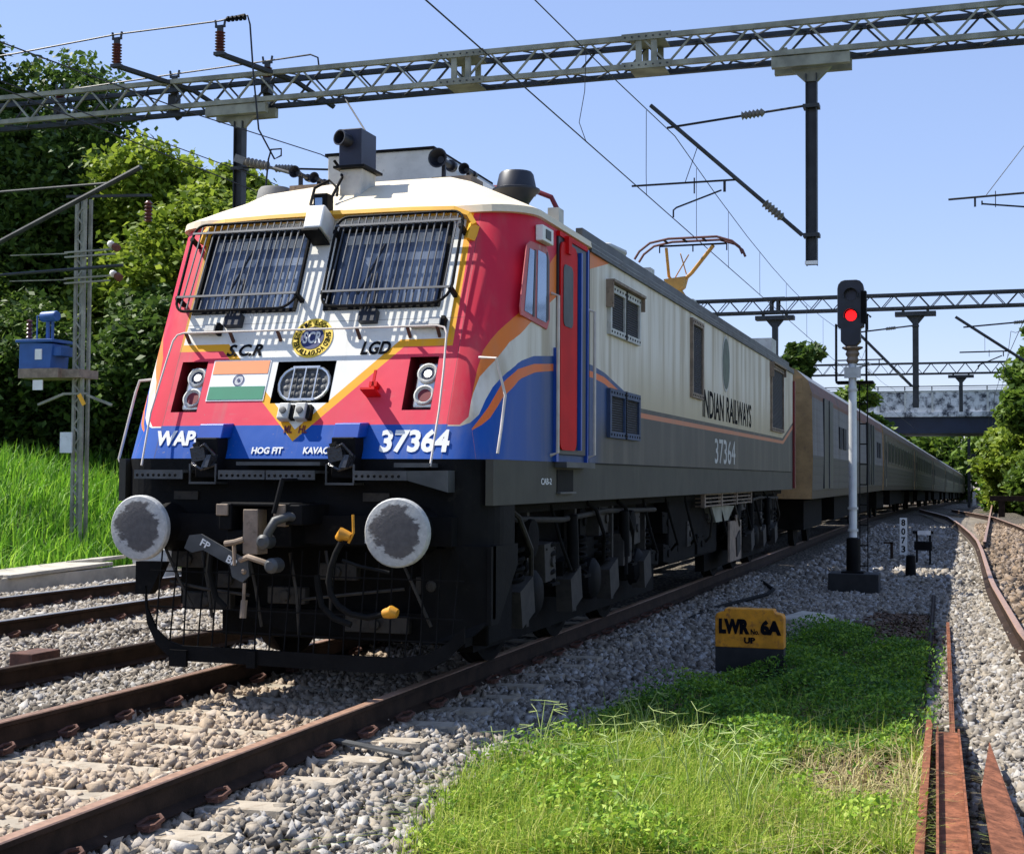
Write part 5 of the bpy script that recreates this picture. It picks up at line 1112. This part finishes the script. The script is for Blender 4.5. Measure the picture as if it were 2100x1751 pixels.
b.prism([(x, SGY-.14, z) for x, z in pl], (0, .22, 0)); hd = b.build('signal_head', MT['black_paint'], sg, bevel=.01)
for z, mt_, nm in ((4.34, 'navy_box', 'dark_lens'), (4.02, 'signal_red', 'red_lens')):
    b = MB(); b.lathe((HX+.01, SGY-.14, z), (0, -1, 0), [(0, .085), (.01, .085), (.012, .02)], 20); b.build(nm, MT[mt_], hd, smooth=True)
    b = MB(); n = 14; V = []; F = []
    for i in range(n+1):
        a = R(-20+220*i/n); V += [(HX+.01+.105*math.cos(a), SGY-.14, z+.105*math.sin(a)), (HX+.01+.105*math.cos(a), SGY-.30+.05*abs(math.cos(a)), z+.105*math.sin(a)-.01), ]
    for i in range(n): F.append((2*i, 2*i+1, 2*i+3, 2*i+2))
    b.add(V, F); h = b.build('lens_hood', MT['black_paint'], hd); so_ = h.modifiers.new('t', 'SOLIDIFY'); so_.thickness = .006
b = MB(); b.box(HX-.24, HX-.215, SGY-.1, SGY+.05, 3.0, 3.9); b.box(HX+.22, HX+.245, SGY-.1, SGY+.05, 3.0, 4.05); b.box(HX-.24, HX+.33, SGY-.02, SGY+.4, 2.98, 3.01); b.box(HX+.16, HX+.24, SGY-.16, SGY+.04, 3.9, 4.4)
b.tube([(HX+.245, SGY, 3.8), (HX+.245, SGY, 4.06), (HX+.3, SGY, 4.0)], .02, 6); b.build('cage_frame', MT['black_steel'], hd)
b = MB()
for x in (HX-.24, HX+.26): b.box(x-.008, x+.008, SGY-.1, SGY+.42, 3.28, 3.3); b.box(x-.008, x+.008, SGY-.1, SGY+.42, 3.13, 3.15)
b.box(HX-.24, HX+.28, SGY+.4, SGY+.42, 3.28, 3.3); b.box(HX-.1, HX+.15, SGY-.1, SGY-.06, 3.05, 3.22); b.build('platform_rail', MT['pale_grey_paint'], sg)
b = MB()
for x in (SGX+.08, SGX+.2): b.box(x-.008, x+.008, SGY+.35, SGY+.37, -.2, 3.0)
for i in range(9): b.box(SGX+.08, SGX+.2, SGY+.35, SGY+.365, .1+.32*i, .12+.32*i)
b.build('ladder', MT['black_steel'], sg)
# ---------------- marker stone ----------------
mk = empty('marker_stone', (2.745, 4.0, -.32), 'yellow and black stone marker reading LWR No 6A UP in the weeds', 'marker stone')
P = [(2.44, -.35), (3.05, -.35), (3.05, .25), (3.0, .3), (2.93, .32), (2.57, .32), (2.49, .3), (2.44, .25)]
PU = [(2.44, -.03), (3.05, -.03), (3.05, .24), (3.035, .27), (2.97, .285), (2.96, .315), (2.53, .315), (2.52, .285), (2.455, .27), (2.44, .24)]
b = MB(); b.prism([(x, 3.91, z) for x, z in PU], (0, .16, 0)); b.build('stone_top', MT['marker_yellow'], mk, bevel=.008)
b = MB(); b.box(2.442, 3.048, 3.912, 4.068, -.4, -.03); b.build('stone_base', MT['marker_black'], mk)
text('LWR', 'lettering', MT['letter_black'], mk, (2.475, 3.906, .09), (1, 0, 0), SZ, .135, .275, .003, .07); text('No.', 'lettering', MT['letter_black'], mk, (2.76, 3.906, .09), (1, 0, 0), SZ, .05, .075, .003, .03)
text('6A', 'lettering', MT['letter_black'], mk, (2.845, 3.906, .09), (1, 0, 0), SZ, .135, .185, .003, .07); text('UP', 'lettering', MT['letter_black'], mk, (2.7, 3.906, .01), (1, 0, 0), SZ, .055, .1, .003, .05)
# ---------------- distance post and boxes ----------------
kp = empty('distance_post', (3.21, 24.2, -.3), 'slim white post with the numbers 8073 painted down it', 'distance post')
MB().box(3.13, 3.29, 24.2, 24.28, -.35, .6).build('post_slab', MT['white_paint'], kp)
for i, ch in enumerate('8073'): text(ch, 'digit', MT['letter_black'], kp, (3.165, 24.198, .42-.2*i), (1, 0, 0), SZ, .15, .09, .003, .03)
bx = empty('relay_box', (3.72, 21.3, -.3), 'small black track circuit box on legs with a pale label near the numbered post', 'relay box')
b = MB(); b.box(3.55, 3.9, 21.2, 21.45, .02, .2); b.build('box_body', MT['black_steel'], bx); b = MB(); b.box(3.52, 3.93, 21.15, 21.5, .36, .42); b.build('box_cover', MT['black_steel'], bx)
b = MB(); b.box(3.62, 3.88, 21.14, 21.15, .34, .43); b.build('pale_label', MT['silver_paint'], bx)
b = MB()
for x in (3.6, 3.86): b.box(x-.02, x+.02, 21.3, 21.34, -.35, .36)
b.build_each('leg', MT['black_steel'], bx)
b = MB(); b.lathe((3.62, 17.5, -.32), (0, 0, 1), [(0, .1), (.42, .08), (.44, .05)], 12); o = b.build('bollard', MT['black_steel'], smooth=True); tag(top(o), 'short black stub post in the ballast right of the signal base', 'stub post')
b = MB(); b.box(2.98, 3.04, 23.0, 23.1, -.3, .1); b.box(2.84, 3.04, 23.0, 23.05, .06, .1); o = b.build('bracket_post', MT['rail_brown']); tag(top(o), 'low rusty bracket in front of the numbered white post', 'bracket')
b = MB(); b.prism([(2.4, 8.3, -.28), (2.85, 8.2, -.28), (3.05, 9.0, -.28), (2.6, 9.4, -.28)], (0, 0, .09)); o = b.build('concrete_slab', MT['concrete'], bevel=.02); tag(top(o), 'pale concrete slab lying flat behind the yellow marker stone', 'slab')
# small far signal mast
fm = empty('far_mast', (4.75, 96, -1), 'distant dark mast beyond the bridge opening beside the trees', 'mast'); b = MB(); b.box(4.6, 4.85, 118, 118.3, -1.5, 5.0); b.box(4.9, 5.3, 118, 118.2, 3.0, 3.7); b.build('mast_post', MT['galvanised_dark'], fm); b = MB(); b.box(5.0, 5.3, 117.9, 118.2, -.8, .4); b.build('white_box', MT['silver_paint'], fm)
bf_ = empty('buffer_stop', (6.9, 62, -.3), 'low brown buffer stop on the verge at the end of the siding', 'buffer stop'); b = MB(); b.box(5.6, 9.5, 62, 62.3, .45, .7); b.build('stop_beam', MT['rail_brown'], bf_); b = MB(); b.box(6.0, 6.3, 62.05, 62.25, -.5, .45); b.box(8.5, 8.8, 62.05, 62.25, -.5, .45); b.build_each('stop_post', MT['rail_brown'], bf_)

# ---------------- left side: drain wall, lattice mast, transformer ----------------
dw = empty('drain_wall', (-9.8, 10, -.35), 'low concrete drain wall with broken coping beside the left track', 'wall')
b = MB(); b.box(-9.55, -9.4, -4, 13.3, -.45, -.12); b.build('wall_face', MT['concrete'], dw, bevel=.01); b = MB(); b.box(-10.3, -9.36, -4, 6.1, -.12, -.07); b.box(-10.25, -9.38, 6.14, 9.2, -.115, -.06); b.obox((-9.8, 10.7, -.08), (.42, .03, 0), (-.04, 1.4, .02), (0, 0, .03)); b.obox((-9.95, 12.4, -.02), (.3, .1, .03), (-.1, .5, 0), (0, 0, .03)); b.box(-11.3, -10.35, -4, 13, -.4, -.15); b.build('wall_coping', MT['concrete'], dw, bevel=.012)
b = MB(); b.prism([(-9.6, 12.9, .16), (-8.8, 12.9, .16), (-8.86, 12.9, -.12), (-9.54, 12.9, -.12)], (0, .5, 0)); b.box(-9.5, -8.9, 12.95, 13.35, -.4, -.12); o = b.build('concrete_box', MT['pale_grey_paint'], bevel=.012); tag(top(o), 'pale grey concrete trough box at the end of the drain wall', 'trough box')
lm = empty('lattice_mast', (-11.5, 14, .4), 'grey lattice mast with crossarms standing in front of the left trees', 'mast')
b = MB()
for dx, dy in ((-.09, -.09), (.09, -.09), (.09, .09), (-.09, .09)): b.box(-11.47+dx-.028, -11.47+dx+.028, 14+dy-.028, 14+dy+.028, .2, 6.75)
b.build('mast_leg', MT['galvanised'], lm)
b = MB(); z = .4; k = 0
while z < 6.6:
    s_ = -1 if k % 2 else 1
    b.bar((-11.47-.09*s_, 13.895, z), (-11.47+.09*s_, 13.895, z+.2), .03, .02, up=(0, 1, 0)); z += .2; k += 1
b.build('mast_lacing', MT['galvanised'], lm)
b = MB(); b.bar((-11.75, 13.85, 6.78), (-9.9, 13.85, 6.7), .06, .05); b.build('top_crossarm', MT['galvanised_dark'], lm); b = MB(); ins(b, (-9.95, 13.85, 6.6), (0, 0, -1), 6, .085, .4, .04); b.build('hanging_insulator', MT['insulator_brown'], lm, smooth=True)
for z0, ln in ((5.7, .95), (5.2, .85)):
    b = MB(); b.bar((-11.75, 13.82, z0), (-11.6+ln, 13.82, z0+.02), .05, .03); b.bar((-11.75, 13.82, z0-.09), (-11.6+ln, 13.82, z0-.07), .05, .03); b.bar((-13, 13.82, z0-.0), (-11.7, 13.82, z0-.02), .02, .02); b.build_each('crossarm', MT['galvanised'], lm)
for x, z0 in ((-10.76, 5.84), (-10.7, 5.28)):
    b = MB(); b.lathe((x, 13.8, z0), (.8, -.3, -.5), [(0, .02), (.02, .055), (.08, .07), (.1, .05)], 12, 0); b.build('white_cup', MT['white_paint'], lm, smooth=True); b = MB(); ins(b, (x+.12, 13.78, z0-.06), (.8, -.3, -.5), 3, .075, .14, .045); b.build('strain_insulator', MT['insulator_brown'], lm, smooth=True)
b = MB(); b.box(-12.6, -11.7, 13.6, 14.35, 3.3, 3.48); b.box(-11.75, -11.3, 13.7, 14.3, 3.3, 3.46); b.build('transformer_shelf', MT['tan_metal'], lm)
b = MB(); b.bar((-12.28, 13.8, 2.8), (-11.7, 13.8, 3.0), .05, .045); b.bar((-11.7, 13.8, 3.0), (-11.2, 13.8, 3.0), .05, .045); b.bar((-11.2, 13.8, 2.97), (-10.65, 13.8, 2.78), .05, .045); b.build('climbing_guard', MT['galvanised'], lm)
b = MB(); b.bar((-11.3, 13.7, 2.98), (-11.18, 13.7, 2.78), .02, .08); b.build('yellow_tag', MT['yellow_paint'], lm); b = MB(); b.box(-11.72, -11.46, 13.72, 13.75, 1.88, 2.27); b.build('pale_notice', MT['silver_paint'], lm); b = MB(); b.box(-12.28, -12.06, 13.62, 13.64, 3.07, 3.26); b.build('warning_plate', MT['white_paint'], lm)
tr = empty('transformer', (-12.2, 13.9, 3.48), 'blue pole transformer with conservator drum on the lattice mast shelf', 'transformer')
b = MB(); b.prism([(-12.62, 13.65, 3.48), (-11.92, 13.65, 3.48), (-11.88, 13.65, 3.95), (-12.62, 13.65, 4.0)], (0, .55, 0)); b.box(-12.68, -11.85, 13.6, 14.25, 3.98, 4.04); b.box(-11.9, -11.72, 13.7, 14.1, 3.72, 3.9); b.build('tank', MT['transformer_blue'], tr, bevel=.01)
b = MB(); b.lathe((-12.22, 13.8, 4.48), (1, -.2, 0), [(0, .08), (.02, .1), (.38, .1), (.4, .09)], 16); b.build('conservator_drum', MT['transformer_blue'], tr, smooth=True); b = MB(); b.tube([(-12.3, 13.75, 4.04), (-12.3, 13.75, 4.5), (-12.15, 13.78, 4.5)], .015, 6); b.box(-12.1, -12.04, 13.75, 13.8, 4.04, 4.42); b.box(-11.98, -11.95, 13.75, 13.8, 4.04, 4.42); b.build('drum_support', MT['transformer_blue'], tr); b = MB(); ins(b, (-12.55, 13.85, 4.04), (0, 0, 1), 5, .07, .4, .03); b.build('bushing', MT['insulator_brown'], tr, smooth=True); b = MB(); b.box(-12.25, -12.1, 13.63, 13.65, 3.65, 3.85); b.build('gauge', MT['white_paint'], tr)

# ---------------- vegetation ----------------
def leaf_mat(name, ramp, trans=.25, rough=.55):
    s = NT(name); at = s.n('ShaderNodeAttribute', attribute_name='tint'); r_ = s.n('ShaderNodeValToRGB'); e = r_.color_ramp.elements
    e[0].position = 0; e[0].color = (*ramp[0], 1); e[1].position = 1; e[1].color = (*ramp[-1], 1)
    for i, c in enumerate(ramp[1:-1]): k = e.new((i+1)/(len(ramp)-1)); k.color = (*c, 1)
    s.l(at.outputs['Fac'], r_.inputs[0]); s.out(r_.outputs[0], rough, 0, .3)
    tr_ = s.n('ShaderNodeBsdfTranslucent'); s.l(r_.outputs[0], tr_.inputs[0]); mx = s.n('ShaderNodeMixShader'); mx.inputs[0].default_value = trans
    s.l(s.b.outputs[0], mx.inputs[1]); s.l(tr_.outputs[0], mx.inputs[2]); s.l(mx.outputs[0], s.t.nodes['Material Output'].inputs[0]); return s.mat
MT['leaf_dark'] = leaf_mat('leaf_dark', [(.02, .045, .01), (.04, .08, .015), (.08, .14, .025), (.17, .25, .045)], .35)
MT['leaf_mid'] = leaf_mat('leaf_mid', [(.035, .07, .012), (.07, .13, .018), (.14, .22, .03), (.26, .36, .05)], .4)
MT['leaf_yellowish'] = leaf_mat('leaf_yellowish', [(.06, .11, .012), (.13, .2, .02), (.25, .33, .035), (.42, .5, .07)], .42)  # lighter, yellower leaf colours
MT['leaf_bright'] = leaf_mat('leaf_bright', [(.03, .08, .01), (.06, .15, .015), (.12, .25, .025), (.2, .33, .04)], .3)
MT['bank_grass'] = leaf_mat('bank_grass', [(.06, .17, .015), (.12, .3, .02), (.2, .42, .03), (.34, .55, .06)], .45)
MT['grass'] = leaf_mat('grass', [(.07, .16, .015), (.16, .28, .02), (.32, .44, .04), (.5, .55, .1), (.56, .48, .2)], .35)
MT['herb'] = leaf_mat('herb', [(.03, .1, .018), (.09, .21, .02), (.25, .4, .03), (.5, .6, .09)], .35)
MT['straw'] = leaf_mat('straw', [(.3, .22, .1), (.45, .38, .17), (.55, .5, .25)], .2)
MT['dry_leaf'] = leaf_mat('dry_leaf', [(.05, .03, .02), (.12, .07, .04), (.2, .12, .07)], .1)
def leaves(name, P, size, m, parent=None, aspect=1.7, up=.5, tint=None):
    n = len(P); nrm = rng.normal(size=(n, 3)); nrm[:,2] = np.abs(nrm[:,2])+up; nrm /= np.linalg.norm(nrm, axis=1)[:,None]
    a = rng.normal(size=(n, 3)); a -= nrm*(a*nrm).sum(1)[:,None]; a /= np.linalg.norm(a, axis=1)[:,None]; b = np.cross(nrm, a)
    s_ = (size*rng.uniform(.6, 1.35, n))[:,None]; L = a*s_*aspect/2; Wd = b*s_/2; droop = nrm*s_*.18
    V = np.stack([P-L, P+Wd*1-droop*0, P+L-droop, P-Wd], 1).reshape(-1, 3); F = np.arange(4*n).reshape(-1, 4)
    t = rng.random(n) if tint is None else tint
    return np_mesh(name, V, F, m, parent, tint=np.repeat(np.clip(t, 0, 1), 4))
def tree(x, y, h, w_, label, m='leaf_dark', n=16000, leaf=.26, cat='tree', group='trees behind the left track', trunk=True, crown_lo=.15, lobes=9, zb=None, holes=.0, sphere=False):
    z0 = float(gz(x, y))-.1 if zb is None else zb; t = empty('broadleaf_tree' if cat == 'tree' else 'shrub', (x, y, z0), label, cat, group)
    P = []; cl = []
    for i in range(lobes):
        a = rng.uniform(0, 2*math.pi); f = (i+.5)/lobes; zz = z0+h*(crown_lo+(1-crown_lo)*f*.88); rr = w_*.5*(.35+.65*math.sin(math.pi*min(1, .15+f*.8)))*rng.uniform(.3, .8)
        c = np.array([x+rr*math.cos(a), y+rr*math.sin(a), zz]); r = w_*rng.uniform(.2, .34)*(1.15-.45*f); cl.append((c, r))
    for c, r in cl:
        k = int(n/lobes/26); d = rng.normal(size=(k, 3)); d /= np.linalg.norm(d, axis=1)[:,None]; cc = c+d*np.array([r, r, r*.8])*rng.uniform(.45, 1.08, k)[:,None]**.6
        q = cc[:,None,:]+rng.normal(size=(k, 26, 3))*np.array([.3, .3, .2])*r*.42
        P.append(q.reshape(-1, 3))
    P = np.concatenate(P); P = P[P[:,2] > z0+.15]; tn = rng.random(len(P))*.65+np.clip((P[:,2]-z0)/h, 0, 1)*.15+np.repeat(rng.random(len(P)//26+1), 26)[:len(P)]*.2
    if trunk:
        b = MB(); b.tube([(x, y, z0), (x+.1, y, z0+h*.25), (x-.1, y+.1, z0+h*.5), (x, y, z0+h*.8)], [w_*.035+.08, w_*.03+.05, w_*.02+.03, .03], 8)
        for c, r in cl[:6]: b.tube([(x, y, z0+h*.3), ((x+c[0])/2, (y+c[1])/2, (z0+h*.35+c[2])/2-.1), tuple(c)], [w_*.015+.03, w_*.01+.02, .02], 6)
        b.build('trunk', MT['bark'], t)
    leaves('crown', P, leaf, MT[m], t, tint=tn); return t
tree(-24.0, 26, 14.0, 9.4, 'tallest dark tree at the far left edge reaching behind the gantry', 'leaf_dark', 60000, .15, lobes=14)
tree(-16.4, 25.5, 9.3, 6.4, 'yellow green domed tree left of the cab below the gantry', 'leaf_yellowish', 80000, .14, lobes=18, crown_lo=.3)
tree(-20.2, 25, 10.2, 6.0, 'dark bushy tree behind the lattice mast', 'leaf_dark', 44000, .14, lobes=14); tree(-14.0, 25, 7.6, 5.0, 'rounded green tree just left of the cab windscreen', 'leaf_yellowish', 34000, .16)
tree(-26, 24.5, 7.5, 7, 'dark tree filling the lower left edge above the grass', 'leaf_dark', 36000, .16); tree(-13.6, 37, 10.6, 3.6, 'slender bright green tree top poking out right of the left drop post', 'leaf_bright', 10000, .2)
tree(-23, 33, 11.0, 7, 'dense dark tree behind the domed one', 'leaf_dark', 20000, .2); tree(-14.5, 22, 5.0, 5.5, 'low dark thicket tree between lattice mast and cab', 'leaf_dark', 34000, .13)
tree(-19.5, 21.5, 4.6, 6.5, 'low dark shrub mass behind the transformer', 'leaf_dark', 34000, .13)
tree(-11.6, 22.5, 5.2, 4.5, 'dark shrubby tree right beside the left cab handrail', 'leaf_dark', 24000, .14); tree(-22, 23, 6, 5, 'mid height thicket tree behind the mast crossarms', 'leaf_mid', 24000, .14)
GR = 'trees along the right verge'
tree(9.2, 66, 10.8, 6.0, 'large green tree at the right edge in front of the bridge end', 'leaf_mid', 40000, .24, group=GR); tree(8.6, 78, 7.5, 6.5, 'bushy tree beside the bridge end low on the right', 'leaf_yellowish', 26000, .24, group=GR)
tree(7.6, 92, 5.0, 4.5, 'smaller bright tree at the left end of the right-hand trees', 'leaf_bright', 8000, .3, group=GR); tree(12.0, 72, 13, 7.5, 'tall tree cut by the right picture edge', 'leaf_mid', 26000, .25, group=GR)
tree(11.5, 56, 5.5, 5, 'low dark shrubby tree above the sunny verge at right', 'leaf_dark', 12000, .3, group=GR); tree(9.4, 84, 4, 6, 'dark undergrowth tree under the bridge end', 'leaf_dark', 8000, .3, group=GR)
tree(-4.4, 74, 10.8, 5.5, 'tree top showing above the coaches behind the second gantry post', 'leaf_dark', 9000, .3, group='trees beyond the train'); tree(-2.4, 88, 9.2, 5.5, 'brighter tree top above the coaches right of the gantry post', 'leaf_mid', 8000, .34, group='trees beyond the train')
for x, y, h, w_, l in ((-4, 210, 9, 26, 'hazy pale tree clump seen under the bridge left of the mast'), (12, 190, 10, 20, 'distant pale tree clump seen under the bridge near the mast'), (28, 200, 12, 30, 'distant tree clump behind the right trees'), (-24, 180, 11, 26, 'distant tree clump hidden behind the train')):
    tree(x, y, h, w_, l, 'leaf_mid', 9000, .8, group='far trees', zb=pz_(y))
# grass on the left bank
def blades(name, x, y, z, L, Wd, m, label, lean=.35, tint=None, cat='grass'):
    n = len(x); a = rng.uniform(0, 2*math.pi, n); dirx = np.cos(a); diry = np.sin(a); L = L*rng.uniform(.5, 1.3, n); ln = rng.normal(0, lean, n)+lean*.6
    base = np.stack([x, y, z], -1); side = np.stack([-diry, dirx, np.zeros(n)], -1)*(Wd/2); out = np.stack([dirx, diry, np.zeros(n)], -1); up = np.array([0, 0, 1.])
    m1 = base+up*(L*.55)[:,None]+out*(L*.55*ln*.5)[:,None]; t1 = base+up*(L*np.clip(1-np.abs(ln)*.35, .4, 1))[:,None]+out*(L*ln)[:,None]
    V = np.stack([base-side, base+side, m1+side*.8, m1-side*.8, t1+side*.12, t1-side*.12], 1).reshape(-1, 3); k = 6*np.arange(n)[:,None]
    F = np.concatenate([k+np.array([0, 1, 2, 3]), k+np.array([3, 2, 4, 5])]); t = rng.random(n) if tint is None else tint
    o = np_mesh(name, V, F, m, tint=np.repeat(np.clip(t, 0, 1), 6))
    return tag(o, label, cat, kind='stuff')
n = 60000; x = rng.uniform(-26, -10.3, n); y = rng.uniform(0, 30, n); ok, dp = in_view(x, y, gz(x, y), 1.15); x = x[ok]; y = y[ok]
blades('tall_grass', x, y, gz(x, y)-.03, .7, .03, MT['bank_grass'], 'tall bright green grass covering the bank below the left trees', .45)
# foreground grass and creeping weeds
n = 230000; x = rng.uniform(1.3, 4.4, n); y = rng.uniform(-4.2, 8.4, n); e = grass_edge(y); ok, dp = in_view(x, y, gz(x, y), 1.06)
def barep(x, y): return ((x-4.0)**2/.2+(y+.25)**2/.9 < 1+.3*np.sin(x*23)+.3*np.sin(y*17))|((x > 3.6)&(y > 6.2))
bare = barep(x, y); dens = np.clip((x-e)/.35+.2, 0, 1)*np.where(bare, .05, 1)*np.where(x > 4.24, .12, 1)*np.clip((8.4-y)/1.2, 0, 1)*np.clip(.72+.6*np.sin(x*7.3+1.1*np.sin(y*4.1))*np.sin(y*5.9+np.cos(x*5)), .12, 1)
ok &= rng.random(n) < dens; x = x[ok]; y = y[ok]; hum = .06*(np.sin(x*4+y*2)+np.sin(x*9-y*5)*.5+1)+.05
P = np.stack([x, y, gz(x, y)+rng.uniform(.0, 1, len(x))**.6*(.06+hum)], -1); tn = rng.random(len(x))**1.3*.55+np.clip((P[:,2]-gz(x, y))/.2, 0, 1)*.3+np.clip(-y*.12, -.1, .2)+.1*np.sin(x*3+2*y)
tag(leaves('creeping_weeds', P, .0175, MT['herb'], tint=tn, aspect=2.2, up=.45), 'low leafy green weeds spreading around the yellow marker stone', 'weeds', kind='stuff')
n = 150000; x = rng.uniform(1.3, 4.35, n); y = rng.uniform(-4.2, 2.2, n); e = grass_edge(y); ok, dp = in_view(x, y, gz(x, y), 1.06)
cl_ = .5+.5*np.sin(x*6.1+1.3*np.sin(y*3))*np.sin(y*4.7+x); dens = np.clip((x-e)/.6+.12, 0, 1)*np.where(barep(x, y), .03, 1)*np.clip((1.2-y)/2.4, .05, 1)*(.25+.75*cl_); ok &= rng.random(n) < dens; x = x[ok]; y = y[ok]
blades('grass', x, y, gz(x, y)-.01, .23, .0055, MT['grass'], 'bright yellow green grass in the sunny foreground', .75, tint=rng.beta(2, 2, len(x)))
n = 1500; x = rng.normal(4.0, .25, n).clip(3.2, 4.3); y = rng.normal(-1.2, 1.0, n)
blades('dry_straw', x, y, gz(x, y)+.01, .22, .006, MT['straw'], 'dry straw coloured grass blades on the bare soil beside the channels', 1.6)
# taller seed stalks as clumps
for i, (x, y, h) in enumerate(((2.15, -.5, .4), (2.0, -.75, .3), (2.75, -.9, .45), (2.95, -.6, .42), (3.25, -1.2, .5), (3.4, -.9, .4), (2.5, -1.0, .35), (3.55, -1.6, .45), (2.45, .9, .3), (3.05, -1.9, .45))):
    b = MB()
    for k in range(rng.integers(5, 9)):
        a = rng.uniform(0, 6.28); l = rng.uniform(.3, .9); hh = h*rng.uniform(.6, 1.05); zb = float(gz(x, y)); bx_ = x+rng.normal(0, .03); by_ = y+rng.normal(0, .03)
        tip = (bx_+math.cos(a)*l*hh*.6, by_+math.sin(a)*l*hh*.6, zb+hh); md = (bx_+math.cos(a)*l*hh*.22, by_+math.sin(a)*l*hh*.22, zb+hh*.6)
        b.tube([(bx_, by_, zb), md, tip], [.0035, .003, .0018], 4)
        for j in range(4):
            aa = a+rng.normal(0, 1.1); b.tube([tip, (tip[0]+math.cos(aa)*.09, tip[1]+math.sin(aa)*.09, tip[2]+rng.uniform(-.03, .04))], [.0018, .0012], 4)
    b.m = [0]*len(b.f); o = b.build('seed_grass', MT['stalk'] if 'stalk' in MT else MT.setdefault('stalk', mat('stalk', (.34, .42, .12), .6))); tag(top(o, (x, y, float(gz(x, y)))), 'thin pale seed stalks rising above the weeds', 'grass clump', 'seed grass clumps in the foreground')
# dry grass and leaf litter
n = 16000; x = rng.uniform(3.35, 4.25, n); y = np.where(rng.random(n) < .2, rng.uniform(-1.2, .8, n), rng.uniform(6.6, 10.4, n)); P = np.stack([x, y, gz(x, y)+rng.uniform(0, .04, n)], -1)
tag(leaves('leaf_litter', P, .035, MT['dry_leaf'], up=1.5), 'brown leaf litter on the bare soil beside the steel channels', 'leaf litter', kind='stuff')
n = 7000; x = rng.uniform(8.3, 16, n); y = rng.uniform(30, 75, n)
blades('verge_grass', x, y, gz(x, y), .4, .07, MT['grass'], 'sunny yellow green verge grass at the far right', .5)
